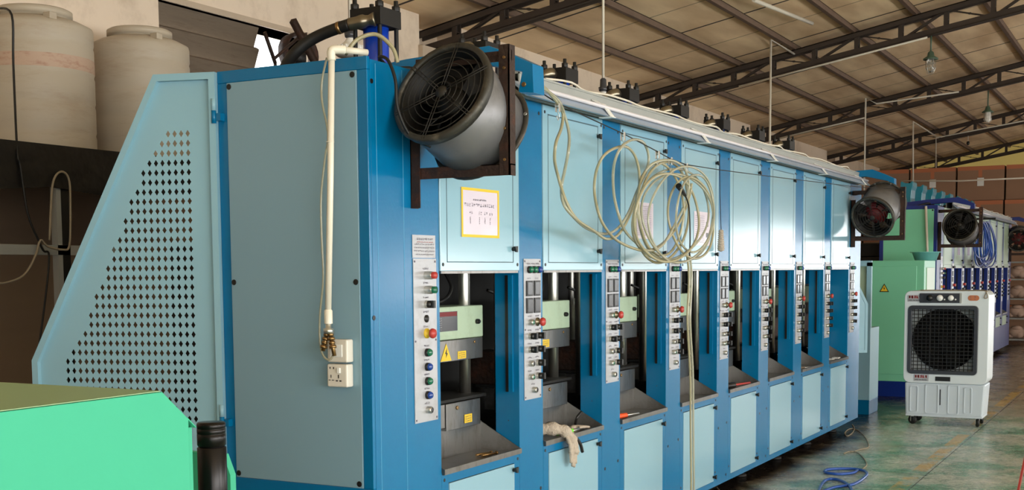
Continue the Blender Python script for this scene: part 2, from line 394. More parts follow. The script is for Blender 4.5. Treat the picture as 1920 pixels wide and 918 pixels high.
for i, (yc, wd) in enumerate(WIN_R):
    m = MB(); n = 4; za, zb = ZW(yc)
    for k in range(n+1):
        yy = yc-wd/2+.03 + (wd-.06)*k/n; m.box(WXR+.04, WXR+.09, yy-.025, yy+.025, za, zb)
    for z in (za+.02, zb-.6, zb-.03): m.box(WXR+.04, WXR+.09, yc-wd/2, yc+wd/2, z-.025, z+.025)
    struct('window_%d' % (i+2), m, 'bright')
m = MB(); zc_ = lambda x: ceil_z(x)
m.prism([(WX, 0), (2.7, 0), (2.7, zc_(2.7)), (1, zc_(1)), (WX, zc_(WX))], 'y', YB-.25, YB); m.prism([(6.5, 0), (WXR, 0), (WXR, zc_(WXR)), (6.5, zc_(6.5))], 'y', YB-.25, YB)
m.prism([(2.7, 3.9), (6.5, 3.9), (6.5, zc_(6.5)), (2.7, zc_(2.7))], 'y', YB-.25, YB); struct('wall_back', m, 'wall')
m = MB(); m.box(WX, FG[0], YF, YF+.2, 0, 4.4); m.box(FG[1], WXR, YF, YF+.2, 0, 4.4); m.box(FG[0], FG[1], YF, YF+.2, FG[3], 4.4); m.box(FG[0], FG[1], YF, YF+.2, 0, FG[2]); struct('wall_far', m, 'wallbrown')
m = MB(); m.prism([(WX, 4.4), (WXR, 4.4), (WXR, zc_(WXR)), (1, zc_(1)), (WX, zc_(WX)+.0)], 'y', YF, YF+.05); struct('window_10', m, 'clouded', 'yellow translucent fibreglass gable light')
# window_1: weathered boards in the left part, open to the sky on the right
wf = MB(); wf.box(WX-.28, WX+.02, OP[0]-.05, OP[1]+.05, OP[3], OP[3]+.05); wf.box(WX-.28, WX+.015, OP[1], OP[1]+.05, OP[2], OP[3]); wf.box(WX-.28, WX+.01, OP[0]-.05, OP[1]+.05, OP[2]-.05, OP[2])
wf_o = struct('window_1', wf, 'sill')
for k in range(6):
    z0 = OP[2] + k*.2; bd = MB(); bd.prism([(WX-.16, z0), (WX-.13, z0-.02), (WX-.06, z0+.17), (WX-.09, z0+.19)], 'y', OP[0], 9.12); bd.build('board', 'wood', wf_o, local=True)
m = MB()
for k in range(3): m.box(WX-.2, WX-.17, 9.12, OP[1], OP[2]+.1+k*.32, OP[2]+.13+k*.32)
m.box(WX-.2, WX-.16, 9.1, 9.14, OP[2], OP[3]); m.build('frame_bar', 'rust', wf_o, local=True)
# plaster pads under the truss ends
for i, t in enumerate(TY[1:5]):
    struct('trim_%d' % (i+1), MB().box(WX, WX+.06, t-.42, t+.0, 3.55, 4.12), 'sill', bevel=.004)

# roof trusses: double angle chords with posts and diagonals
def truss(y, i):
    t = thing('roof_truss', TL[i], 'truss', (WX, y, 4.1), 'roof trusses')
    zu = lambda x: ceil_z(x)-.118; zl = lambda x: 4.18 + .172*(x+7.4)
    x0, x1 = WX-.25, 1.0
    for nm, z in (('upper_chord', zu), ('lower_chord', zl)):
        c = MB()
        for dy in (-.07, .07):
            for a, b_ in ((x0, x1),):
                c.prism([(a, z(a)-.035), (b_, z(b_)-.035), (b_, z(b_)+.042), (a, z(a)+.042)], 'y', y+dy-.012, y+dy+.012)
                zz = -.035 if nm == 'lower_chord' else .035
                c.prism([(a, z(a)+zz-.006), (b_, z(b_)+zz-.006), (b_, z(b_)+zz+.006), (a, z(a)+zz+.006)], 'y', y+min(dy, 0)-.012, y+max(dy, 0)+.012)
        c.build(nm, 'truss', t)
    xs = [-7.25 + .62*k for k in range(14)]
    for k, x in enumerate(xs):
        p = MB()
        for dy in (-.045, .045): p.box(x-.03, x+.03, y+dy-.011, y+dy+.011, zl(x)-.01, zu(x)+.01)
        p.box(x-.028, x+.028, y-.045, y+.045, (zl(x)+zu(x))/2-.006, (zl(x)+zu(x))/2+.006)
        p.build('web_post', 'truss', t)
        if k < len(xs)-1:
            a, b_ = (x, xs[k+1]) if k % 2 == 0 else (xs[k+1], x); p = MB(); za, zb_ = zl(a), zu(b_); s = .03
            p.prism([(a-s, za), (a+s, za), (b_+s, zb_), (b_-s, zb_)], 'y', y-.030, y-.012); p.prism([(a-s, za), (a+s, za), (b_+s, zb_), (b_-s, zb_)], 'y', y+.012, y+.030); p.box((a+b_)/2-.018, (a+b_)/2+.018, y-.028, y+.028, (za+zb_)/2-.01, (za+zb_)/2+.01)
            p.build('web_diagonal', 'truss', t)
TL = ['dark steel roof truss near the top edge, out of frame above the blue cylinder', 'dark steel roof truss nearest in view, above the tilted fan and blue arm',
      'dark steel roof truss carrying the caged lamp at top right', 'dark steel roof truss with the second caged lamp, third one back',
      'dark steel roof truss with a thin conduit drop, fourth one back', 'dark steel roof truss last before the yellow gable light']
for i, y in list(enumerate(TY))[1:]: truss(y, i)
PX = [-6.79+.866*k for k in range(16)]
ORD = ['first', 'second', 'third', 'fourth', 'fifth', 'sixth', 'seventh', 'eighth', 'ninth', 'tenth', 'eleventh', 'twelfth', 'thirteenth', 'fourteenth', 'fifteenth', 'sixteenth']
PLB = [o+' from the left wall' for o in ORD]
for k, x in enumerate(PX):
    c = MB(); z = ceil_z(x); c.box(x-.03, x+.03, YB, YF, z-.076, z-.068); c.box(x+.022, x+.03, YB, YF, z-.068, z+.0); c.box(x-.03, x+.03, YB, YF, z-.008, z)
    tag(c.build('roof_purlin', 'purlin'), 'long brown steel roof purlin under the roof boards, '+PLB[k], 'purlin', 'roof purlins')

# ------------------------------------------------------------------ moulding machines
P_, W_ = .9683, .7181
ZT, ZB, ZC = 2.408, 1.588, .746
DEP = .7456
def slant(M_):
    pass
GROWS = [4,5,6,7,8,8,9,10,10,11,11,12,13,13,14,14,15,16,16,17,17,18,19,20,21,21,21,21,21,21,21]
def guard_panel(parent, hinge, ang, mt, zbot):
    """slanted perforated guard door: local (u, z), u away from the hinge"""
    u = Vector((math.cos(ang), math.sin(ang), 0)); n = Vector((-u.y, u.x, 0))
    h = Vector((hinge[0], hinge[1], 0))
    Pt = lambda a, z, o=0: h + u*a + Vector((0, 0, z)) + n*o
    m = MB(); pu, pz = .0296, .0397; r_u0 = .137; zr0 = 2.176; hu, hz = .0100, .0150
    def edge(z): return .265 + (.875-.265)*min(1, max(0, (2.40-z)/(2.40-1.228)))      # slanted outer edge
    def face(pts): m._f([m.b.verts.new(p) for p in pts])
    tops = [zr0 - pz*k + pz/2 for k in range(len(GROWS))]
    face([Pt(.02, 2.405), Pt(edge(2.405), 2.405), Pt(edge(tops[0]), tops[0]), Pt(.02, tops[0])])
    for k, cnt in enumerate(GROWS):
        z1 = tops[k]; z0 = z1-pz; zc = (z0+z1)/2; a0 = r_u0-pu/2; a1 = a0+pu*cnt
        face([Pt(.02, z1), Pt(a0, z1), Pt(a0, z0), Pt(.02, z0)]); 
        if edge(z1) > 1.228 and False: pass
        face([Pt(a1, z1), Pt(edge(z1), z1), Pt(edge(z0), z0), Pt(a1, z0)])
        for c in range(cnt):
            b0 = a0+pu*c; b1 = b0+pu; bc = (b0+b1)/2
            TL_, TR_, BL_, BR_ = (Pt(b0, z1), Pt(b1, z1), Pt(b0, z0), Pt(b1, z0)); T, B, L_, R_ = Pt(bc, zc+hz), Pt(bc, zc-hz), Pt(bc-hu, zc), Pt(bc+hu, zc)
            for tri in ((TL_, TR_, T), (TR_, R_, T), (TR_, BR_, R_), (BR_, B, R_), (BR_, BL_, B), (BL_, L_, B), (BL_, TL_, L_), (TL_, T, L_)): face(tri)
    zl = tops[-1]-pz
    face([Pt(.02, zl), Pt(edge(zl), zl), Pt(edge(zbot), zbot), Pt(.02, zbot)])
    o = m.build('guard_door', mt, parent, weld=True, solid=.002)
    # folded rim
    m = MB(); w = .028
    rim = [(0, 2.418), (.274, 2.418), (.888, 1.228), (.888, zbot), (0, zbot)]; inn = [(w, 2.418-w), (.274-w*.55, 2.418-w), (.888-w, 1.228-w*.2), (.888-w, zbot+w), (w, zbot+w)]
    for k in range(5):
        k2 = (k+1) % 5; sd = 1
        a, b_, c, d = rim[k], rim[k2], inn[k2], inn[k]
        lo = [Pt(p[0], p[1], -.006) for p in (a, b_, c, d)]; hi = [Pt(p[0], p[1], .024) for p in (a, b_, c, d)]
        V0 = [m.b.verts.new(p) for p in lo]; V1 = [m.b.verts.new(p) for p in hi]
        m._f(V0); m._f(V1[::-1])
        for q in range(4): m._f([V0[q], V1[q], V1[(q+1) % 4], V0[(q+1) % 4]])
    m.build('rim', mt, o, weld=True)
    return o
def button(kind, y, z, x=-D-.0):
    """one control facing +x at (y, z) on the plate"""
    x0 = -D+.004; m = MB(); n = 14; ax = (1, 0, 0)
    if kind in ('green', 'bblue'):
        m.cyl((x0, y, z), (x0+.012, y, z), .0175, n); m.mi = 1; m.lathe([(.0155, .012), (.0155, .018), (.011, .024), (0, .0255)], (x0, y, z), ax, n); return m.build('push_button', ['black', kind], None)
    if kind in ('ringred', 'ringgreen'):
        m.lathe([(.017, 0), (.017, .03), (.0145, .034)], (x0, y, z), ax, n); m.mi = 1; m.lathe([(.0145, .034), (.0145, .05), (0, .052)], (x0, y, z), ax, n); return m.build('lit_button', ['bright', 'red' if kind == 'ringred' else 'green'], None)
    if kind == 'small':
        m.lathe([(.015, 0), (.015, .02), (.011, .024)], (x0, y, z), ax, n); m.mi = 1; m.lathe([(.011, .022), (0, .023)], (x0, y, z), ax, n); return m.build('lit_button', ['bright', 'lcd'], None)
    if kind == 'smallgreen':
        m.lathe([(.015, 0), (.015, .02), (.011, .024)], (x0, y, z), ax, n); m.mi = 1; m.lathe([(.011, .023), (0, .027)], (x0, y, z), ax, n); return m.build('lit_button', ['bright', 'green'], None)
    if kind == 'selector':
        m.lathe([(.0165, 0), (.0165, .010), (.015, .012)], (x0, y, z), ax, n); m.mi = 1; m.lathe([(.0155, .010), (.0155, .028), (0, .028)], (x0, y, z), ax, n); m.box(x0+.02, x0+.042, y-.008, y+.008, z-.0155, z+.0155)
        return m.build('selector_switch', ['bright', 'black'], None)
    if kind == 'estop':
        m.lathe([(.021, 0), (.021, .006), (.013, .007), (.012, .022)], (x0, y, z), ax, n); m.mi = 1; m.lathe([(.012, .02), (.02, .024), (.0215, .032), (.018, .04), (0, .043)], (x0, y, z), ax, n); return m.build('emergency_stop', ['yellow' if z < 1.345 else 'oldmetal', 'red'], None)
    if kind == 'hole':
        m.lathe([(.016, 0), (.016, .004), (0, .004)], (x0, y, z), ax, n); return m.build('key_hole', 'black', None)
    if kind == 'display':
        m.box(x0, x0+.006, y-.031, y+.031, z-.037, z+.037); m.mi = 1; m.box(x0+.006, x0+.007, y-.023, y+.025, z-.03, z+.03); return m.build('display', ['black', 'lcd'], None, bevel=.002)
def attach(o, parent, root):
    o.data.transform(root_matrix(root).inverted()); o.parent = parent; return o
def control_plate(root, y0, y1, z0, z1, items, seed, text=True, mk='plate'):
    m = MB(); m.box(-D+.001, -D+.004, y0, y1, z0, z1); m.mi = 1
    for yy in (y0+.01, y1-.01):
        for zz in (z0+.012, (z0+z1)/2, z1-.012): m.cyl((-D+.004, yy, zz), (-D+.006, yy, zz), .0045, 8)
    o = m.build('control_panel', [mk, 'ink'], root)
    for k, y, z in items: attach(button(k, y, z), o, root)
    if text:
        g = MB()
        for k, y, z in items:
            if k == 'display': glyphs(g, (-D+.0045, y-.02, z+.052), (0,1,0), (0,0,-1), 1, 3, .01, .008, .003, 0, .0015, seed, n=(1,0,0))
            else: glyphs(g, (-D+.0045, y-.022, z+.033), (0,1,0), (0,0,-1), 1, 4, .0085, .009, .002, 0, .0015, seed+int(z*100), n=(1,0,0))
        g.build('printed_captions', 'ink', o)
    return o
def latch(y, z, root, parent):
    m = MB(); m.cyl((-D+.006, y, z), (-D+.02, y, z), .009, 8); m.prism([(y-.016, z+.012), (y+.012, z+.014), (y+.010, z-.014), (y-.004, z-.012)], 'x', -D+.02, -D+.03)
    return m.build('latch', 'black', parent)
def machine(label, y0, frame, door, endm, mould, detail, ldoor=(.14, .685), guard=None):
    root = thing('moulding_machine', label, 'machine', (-D-.37, y0+4.2, 0), 'shoe sole moulding machines')
    Y1 = y0+.5087
    xb = -D-DEP
    # near end: frame and panel
    m = MB()
    m.box(xb, -D, y0, y0+.02, .1, .746); m.box(xb, -D, y0, y0+.02, 2.372, 2.422); m.box(xb, xb+.052, y0, y0+.02, .746, 2.372); m.box(-D-.047, -D, y0, y0+.02, .746, 2.372)
    m.box(xb, xb+.02, y0+.02, y0+.50, .1, 2.42)
    m.build('end_frame', frame, root, bevel=.003)
    m = MB(); m.box(xb+.053, -D-.048, y0-.004, y0+.012, .747, 2.371); m.mi = 1
    for xx in (-3.412, -2.798):
        for zz in (.764, 1.56, 2.355): m.cyl((xx, y0-.004, zz), (xx, y0-.0075, zz), .012, 10)
    m.build('end_panel', [endm, 'black'], root, bevel=.0015)
    # wide first column, far end column and the intermediate columns
    m = MB(); m.box(-D-.13, -D, y0+.02, Y1-.0, .1, 2.412); m.mi = 1
    for yy in (y0+.055, y0+.24): m.box(-D, -D+.0008, yy, yy+.0035, .1, 2.40)
    m.mi = 2
    for yy, zz in ((y0+.02, 1.42), (y0+.42, 2.3), (y0+.35, 1.97), (y0+.03, 2.33)): m.cyl((-D, yy, zz), (-D+.002, yy, zz), .010, 10)
    m.build('corner_column', [frame, 'seamblue' if frame == 'blue' else 'ink', 'black'], root, bevel=.003)
    m = MB(); yl = Y1+7*P_+W_; m.box(-D-DEP, -D, yl+.0, yl+.5, .1, 2.412); m.build('end_column', frame, root, bevel=.003)
    # shell: back, top, plinth
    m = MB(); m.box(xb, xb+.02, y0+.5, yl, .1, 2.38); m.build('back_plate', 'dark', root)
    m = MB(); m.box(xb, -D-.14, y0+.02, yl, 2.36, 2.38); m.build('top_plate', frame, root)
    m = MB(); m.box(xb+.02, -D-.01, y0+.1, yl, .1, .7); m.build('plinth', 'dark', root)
    m = MB(); m.box(xb-.75, xb-.02, y0+.45, y0+8.2, .1, 1.75); m.box(xb-.5, xb-.02, y0+.7, y0+8.0, 1.75, 1.95); m.build('injection_unit', 'grime', root, bevel=.02)
    cols, bays = [], []
    for k in range(8):
        ys = Y1+k*P_; dy = k*P_
        if k == 0:
            # column between bays, built for the first gap
            ca, cb = Y1+W_, Y1+P_
            m = MB(); m.box(-D-.13, -D, ca, cb, .1, 2.412); m.mi = 1
            for yy, zz in ((ca+.03, 2.37), (cb-.03, 2.36), (ca+.04, .5), (cb-.03, .52), (cb-.04, .15)): m.cyl((-D, yy, zz), (-D+.002, yy, zz), .009, 10)
            for zz in (.88,): m.cyl((-D-.06, ca+.001, zz), (-D-.06, ca-.002, zz), .003, 6)
            col = m.build('column', [frame, 'black'], root, bevel=.003)
            m = MB(); m.box(-D-.052, -D-.030, ca-.012, ca, 1.02, ZB-.01); m.mi = 1; m.box(-D-.068, -D-.052, ca-.012, ca, 1.02, ZB-.01); m.build('door_track', [frame, 'black'], col)
            proto_col = col; ya, yb = ca, cb
            # bay parts
            m = MB(); m.box(-D-.02, -D+.006, ys+.002, ys+W_-.002, ZB+.012, ZT); ud = m.build('upper_door', door, root, bevel=.0025)
            m = MB(); w = .004; a, b_, c, d = ys+.055, ys+W_-.062, 1.637, 2.366
            for q in ((a, b_, c, c+w), (a, b_, d-w*1.6, d), (a, a+w, c, d), (b_-w, b_, c, d)): m.box(-D+.0062, -D+.0072, *q)
            m.mi = 1
            m.cyl((-D+.006, ys+.022, ZB+.04), (-D+.008, ys+.022, ZB+.04), .008, 8); m.cyl((-D+.006, ys+W_-.022, ZB+.04), (-D+.008, ys+W_-.022, ZB+.04), .008, 8)
            m.cyl((-D+.006, ys+.022, ZT-.035), (-D+.008, ys+.022, ZT-.035), .008, 8); m.cyl((-D+.006, ys+W_-.022, ZT-.035), (-D+.008, ys+W_-.022, ZT-.035), .008, 8)
            m.build('door_seam', ['shadow_gap' if False else 'seam', 'black'], ud)
            latch(ys+W_-.07, 1.70, root, ud); latch(ys+W_-.07, 2.31, root, ud)
            m = MB(); m.box(-D-.03, -D+.008, ys+.004, ys+W_-.02, ZB+.001, ZB+.012); m.build('light_strip', 'steel', root)
            m = MB(); la, lb, l0, l1 = ys+.057, ys+.66, ldoor[0], ldoor[1]
            m.box(-D-.02, -D, ys+.002, la, .1, ZC-.012); m.box(-D-.02, -D, lb, ys+W_-.002, .1, ZC-.012); m.box(-D-.02, -D, la, lb, .1, l0); m.box(-D-.02, -D, la, lb, l1, ZC-.012)
            m.mi = 1
            for yy in (ys+.022, ys+W_-.022):
                for zz in (.2, ZC-.045): m.cyl((-D, yy, zz), (-D+.002, yy, zz), .008, 8)
            m.build('lower_frame', [frame, 'black'], root, bevel=.002)
            m = MB(); m.box(-D-.02, -D+.004, la+.003, lb-.003, l0+.003, l1-.003); ld = m.build('lower_door', door, root, bevel=.002)
            latch(lb-.02, l1-.03, root, ld); latch(lb-.02, l0+.035, root, ld)
            # stainless tray
            xt = -D-.215; m = MB()
            m.box(xt, -D+.012, ys+.004, ys+W_-.004, .725, .735); m.box(-D+.004, -D+.014, ys+.004, ys+W_-.004, .728, .75)
            m.prism([(ys+.004, .735), (ys+W_-.004, .735), (ys+W_-.004, .873), (ys+.004, .873)], 'x', xt, xt+.006)
            for yy in (ys+.004, ys+W_-.01): m.prism([(xt, .735), (-D+.012, .735), (-D+.012, .748), (xt, .873)], 'y', yy, yy+.006)
            tr = m.build('tray', 'steel', root)
            # press unit inside
            cy = ys+.355
            m = MB(); m.box(-D-.36, -D-.18, cy-.2, cy+.335, 1.285, 1.437); mb_ = m.build('mould_box', mould, root, bevel=.006)
            m = MB(); m.cyl((-D-.18, cy+.27, 1.36), (-D-.165, cy+.27, 1.36), .012, 10); m.cyl((-D-.165, cy+.27, 1.36), (-D-.16, cy+.27, 1.36), .008, 10); m.build('knob', 'black', mb_)
            m = MB(); m.box(-D-.34, -D-.175, cy-.2, cy+.32, 1.185, 1.283); m.mi = 1; m.cyl((-D-.175, cy+.24, 1.265), (-D-.17, cy+.24, 1.265), .008, 8); m.build('upper_platen', ['steel', 'brass'], root, bevel=.003)
            m = MB(); m.box(-D-.45, -D-.18, cy-.25, cy+.36, .995, 1.01); m.mi = 1; m.box(-D-.4, -D-.185, cy-.24, cy-.02, .88, .99); m.box(-D-.4, -D-.18, cy-.015, cy+.30, .865, .99); m.mi = 2
            m.cyl((-D-.18, cy+.08, .965), (-D-.174, cy+.08, .965), .010, 8); m.mi = 0
            for q in range(6): m.cyl((-D-.24, cy-.2+.06*q, .85), (-D-.24, cy-.2+.06*q, .88), .016, 8)
            m.build('lower_platen', ['dark', 'steel', 'brass'], root, bevel=.002)
            m = MB(); m.box(-D-.5, -D-.28, cy-.24, cy-.02, 1.01, 1.18); m.build('injection_block', 'rust', root, bevel=.01)
            m = MB(); m.tube(smooth_path([(-D-.35, cy+.26, 1.6), (-D-.3, cy+.24, 1.52), (-D-.28, cy+.12, 1.46), (-D-.33, cy-.05, 1.45), (-D-.4, cy-.2, 1.5)]), .009, 6); m.build('hydraulic_hose', 'rubber', root)
            for xx, yy, r in ((-D-.27, cy+.31, .028), (-D-.27, cy-.31, .028), (-D-.62, cy+.31, .022)):
                rod = MB().cyl((xx, yy, .88), (xx, yy, 2.3), r, 16).build('tie_rod', 'chrome', root)
            rams = MB().cyl((-D-.4, cy, 1.43), (-D-.4, cy, 2.3), .05, 16).build('ram', 'chrome', root)
            # hydraulic cylinder above the station
            X, zc0 = -3.28, 2.38
            if frame != 'blue': cyl_ = None
            if frame == 'blue':
                m = MB(); m.cyl((X, cy, zc0), (X, cy, 2.76), .060, 20); cyl_ = m.build('hydraulic_cylinder', 'cyl', root)
                m = MB(); m.box(X-.085, X+.085, cy-.085, cy+.085, 2.72, 2.80)
                for sx in (-1, 1):
                    for sy in (-1, 1):
                        m.cyl((X+sx*.068, cy+sy*.068, zc0), (X+sx*.068, cy+sy*.068, 2.85), .011, 8); m.cyl((X+sx*.068, cy+sy*.068, 2.80), (X+sx*.068, cy+sy*.068, 2.825), .02, 6)
                m.build('tie_bolt_cap', 'grime', cyl_, bevel=.002)
                m = MB(); p0 = Vector((X-.02, cy-.06, 2.745)); m.tube(smooth_path([p0, p0+Vector((.02, -.05, .02)), p0+Vector((-.02, -.09, .0)), p0+Vector((-.12, -.12, -.045))]), [.03]*3+[.03]*3+[.032]*6+[.026]*3+[.026]*4, 12); m.build('elbow_fitting', 'oldmetal', cyl_)
                m = MB(); m.tube(smooth_path([p0+Vector((-.10, -.11, -.035)), p0+Vector((-.22, -.15, -.09)), p0+Vector((-.36, -.19, -.2)), p0+Vector((-.43, -.21, -.36))]), .032, 12); m.build('cylinder_hose', 'rubber', cyl_)
            # top clutter: valves and hoses just behind the doors
            m = MB(); m.box(-3.02, -2.92, cy-.06, cy+.05, 2.38, 2.47); m.tube(smooth_path([(-3.0, cy+.05, 2.42), (-2.95, cy+.16, 2.5), (-3.0, cy+.3, 2.5), (-3.1, cy+.38, 2.4)]), .013, 8); m.tube(smooth_path([(-3.0, cy-.05, 2.43), (-2.95, cy-.2, 2.48), (-3.05, cy-.34, 2.45), (-3.2, cy-.4, 2.4)]), .011, 8)
            m.build('valve_block', 'grime', root)
            m = MB()
            if frame == 'blue': m.box(-3.2, -3.08, cy+.2, cy+.33, 2.38, 2.54); m.build('terminal_box', 'trough', root, bevel=.004)
            else: m.b.free()
            protos = [o for o in root.children if o.name.split('.')[0] in ('upper_door', 'light_strip', 'lower_frame', 'lower_door', 'tray', 'mould_box', 'upper_platen', 'lower_platen', 'injection_block', 'hydraulic_hose', 'tie_rod', 'ram', 'hydraulic_cylinder', 'valve_block', 'terminal_box')]
        else:
            for o in protos: dup_part(o, dy=dy)
            if k < 7: dup_part(proto_col, dy=dy)
    # control plates: the wide main one on the corner column, then one per column
    pa = y0+.301
    m = MB(); m.box(-D+.001, -D+.0035, pa-.003, pa+.174, 1.655, 1.749); m.mi = 1
    nm = m.build('maker_plate', ['plate', 'ink'], root)
    g = MB(); glyphs(g, (-D+.004, pa+.03, 1.738), (0,1,0), (0,0,-1), 1, 9, .011, .011, .003, 0, .0015, 3, n=(1,0,0)); glyphs(g, (-D+.004, pa+.01, 1.715), (0,1,0), (0,0,-1), 3, 12, .009, .008, .004, .006, .0012, 5, n=(1,0,0)); glyphs(g, (-D+.004, pa+.02, 1.672), (0,1,0), (0,0,-1), 1, 14, .007, .006, .003, 0, .0012, 6, n=(1,0,0))
    g.build('plate_text', 'ink', nm)
    g = MB(); glyphs(g, (-D+.004, pa+.03, 1.722), (0,1,0), (0,0,-1), 1, 14, .007, .004, .002, 0, .0012, 9, n=(1,0,0)); g.build('plate_red_text', 'inkred', nm)
    yc = pa+.087+.008
    seq = [('ringred', 1.583), ('ringgreen', 1.523), ('selector', 1.463), ('hole', 1.403), ('estop', 1.342), ('green', 1.262), ('bblue', 1.202), ('green', 1.142), ('bblue', 1.083), ('small', 1.021)]
    control_plate(root, pa, pa+.178, .972, 1.652, [(k, yc, z) for k, z in seq], 11, detail > 1)
    for c in range(8):
        ya = Y1+W_+.047+c*P_; L_, R_ = ya+.057, ya+.137
        if c == 7: ya = Y1+7*P_+W_+.045; L_, R_ = ya+.057, ya+.137
        if detail > 1 or c < 0:
            if c == 0:
                it = [('green', ya+.05, 1.604), ('green', ya+.098, 1.604), ('bblue', ya+.146, 1.604), ('display', ya+.052, 1.514), ('display', ya+.132, 1.514), ('display', ya+.052, 1.431), ('display', ya+.132, 1.431),
                      ('smallgreen', L_, 1.350), ('estop', R_, 1.350), ('selector', L_, 1.283), ('selector', R_, 1.283), ('selector', L_, 1.218), ('selector', R_, 1.218), ('small', L_, 1.150), ('selector', R_, 1.150), ('smallgreen', L_, 1.085), ('selector', R_, 1.085), ('small', ya+.09, 1.019)]
                cp = control_plate(root, ya, ya+.178, .975, 1.656, it, 21)
            else: dup_part(cp, dy=c*P_)
        else:
            if c == 0:
                m = MB(); m.box(-D+.001, -D+.005, ya, ya+.178, .975, 1.656); m.mi = 1
                for z in (1.514, 1.431): m.box(-D+.005, -D+.010, ya+.02, ya+.16, z-.035, z+.035)
                for z in (1.604, 1.283, 1.218, 1.15, 1.085):
                    for yy in (L_, R_): m.cyl((-D+.005, yy, z), (-D+.03, yy, z), .016, 8)
                m.mi = 2; m.cyl((-D+.005, R_, 1.35), (-D+.04, R_, 1.35), .02, 8)
                cp = m.build('control_panel', ['plate', 'black', 'red'], root)
            else: dup_part(cp, dy=c*P_)
    # levelling feet
    m = MB(); m.lathe([(0, 0), (.055, 0), (.055, .02), (.02, .03), (.018, .1)], (-D-.16, Y1-.2, 0), (0,0,1), 14); ft = m.build('levelling_foot', 'grime', root)
    for k in range(1, 9): dup_part(ft, dy=k*P_)
    m = MB(); m.lathe([(0, 0), (.06, 0), (.06, .02), (.02, .03), (.018, .1)], (xb+.07, Y1-.2, 0), (0,0,1), 14); ft = m.build('levelling_foot', 'grime', root)
    for k in (3, 6, 8): dup_part(ft, dy=k*P_)
    # overhead arms at both ends carrying lamp and wire
    def arm(ya, th=.1):
        m = MB(); m.prism([(-3.3, 2.43), (-3.02, 2.465), (-2.64, 2.485), (-2.42, 2.43), (-2.44, 2.345), (-2.365, 2.338), (-2.37, 2.457), (-2.47, 2.505), (-2.58, 2.55), (-3.0, 2.53), (-3.3, 2.50)], 'y', ya, ya+th); m.mi = 1
        m.cyl((-2.41, ya, 2.375), (-2.41, ya-.008, 2.375), .011, 8); m.build('overhead_arm', [frame, 'brass'], root, bevel=.003)
        m = MB(); m.box(-3.3, -3.2, ya, ya+th, 2.38, 2.44); m.build('arm_bracket', frame, root)
    arm(y0+.68); arm(y0+8.25)
    return root, Y1
M['seamblue'] = mat('blue_seam', srgb(70, 150, 190), 0.4)
M['seam'] = mat('door_seam_line', srgb(62, 88, 98), 0.5)
m1, Y1 = machine('long blue moulding machine with pale blue doors, nearest, filling the photo', 3.925, 'blue', 'pale', 'endpanel', 'mould', 2)
for o in list(C.objects):      # the first cylinder has its own long hose
    if o.parent and o.parent.name == 'hydraulic_cylinder' and o.name.split('.')[0] in ('elbow_fitting', 'cylinder_hose'): bpy.data.objects.remove(o)
g1 = guard_panel(m1, (-D-DEP, 3.925), math.radians(180+16), 'guard', .72)
g2 = guard_panel(m1, (-D-DEP, 12.44), math.radians(37), 'guard', .72)
m = MB()
m.cyl((-D-DEP+.0, 3.90, 2.21), (-D-DEP+.0, 3.90, 2.262), .010, 10); m.mi = 1; m.cyl((-D-DEP, 3.90, 2.262), (-D-DEP, 3.90, 2.31), .010, 10); m.mi = 0; m.box(-D-DEP, -D-DEP+.035, 3.90, 3.925, 2.22, 2.25)
m.build('hinge', ['blue', 'guard'], m1)
m = MB(); m.cyl((-D-DEP+.0, 3.90, .95), (-D-DEP+.0, 3.90, 1.0), .010, 10); m.mi = 1; m.cyl((-D-DEP, 3.90, 1.0), (-D-DEP, 3.90, 1.05), .010, 10); m.mi = 0; m.box(-D-DEP, -D-DEP+.035, 3.90, 3.925, .96, .99)
m.build('hinge', ['blue', 'guard'], m1)
# labels stuck inside the first two stations
cy0 = Y1+.355
def sticker(name, root, y, z, w, h, x, col='yellow', tri=False):
    m = MB(); m.box(x, x+.001, y-w/2, y+w/2, z-h/2, z+h/2); o = m.build(name, col, root)
    g = MB(); glyphs(g, (x+.0012, y-w/2+w*.1, z+h/2-h*.18), (0,1,0), (0,0,-1), 3, 5, w*.12, h*.16, w*.04, h*.1, .0012, 33, n=(1,0,0)); g.build('sticker_print', 'ink', o); return o
sticker('warning_sticker', m1, cy0+.12, 1.21, .075, .035, -D-.174)
sticker('warning_sticker', m1, cy0+.18, .905, .07, .04, -D-.178)
sticker('warning_sticker', m1, cy0+P_+.02, 1.215, .09, .04, -D-.174)
m = MB(); a, z_ = cy0-.02, 1.185; m.prism([(a-.05, z_+.005), (a+.045, z_+.005), (a, z_+.085)], 'x', -D-.174, -D-.173); m.mi = 1
m.prism([(a-.005, z_+.02), (a+.012, z_+.04), (a+.002, z_+.042), (a+.006, z_+.065), (a-.012, z_+.038), (a-.002, z_+.038)], 'x', -D-.173, -D-.1722); m.build('hazard_triangle', ['yellow', 'black'], m1)
m = MB(); m.box(-D-.179, -D-.178, cy0-.16, cy0+.09, 1.325, 1.415); m.mi = 1; m.box(-D-.178, -D-.1775, cy0-.155, cy0+.085, 1.393, 1.413)
wp = m.build('instruction_plate', ['lcd', 'fanred'], m1)
g = MB(); glyphs(g, (-D-.1775, cy0-.15, 1.387), (0,1,0), (0,0,-1), 6, 9, .008, .005, .0035, .005, .0012, 55, n=(1,0,0)); g.build('instruction_text', 'plate', wp)

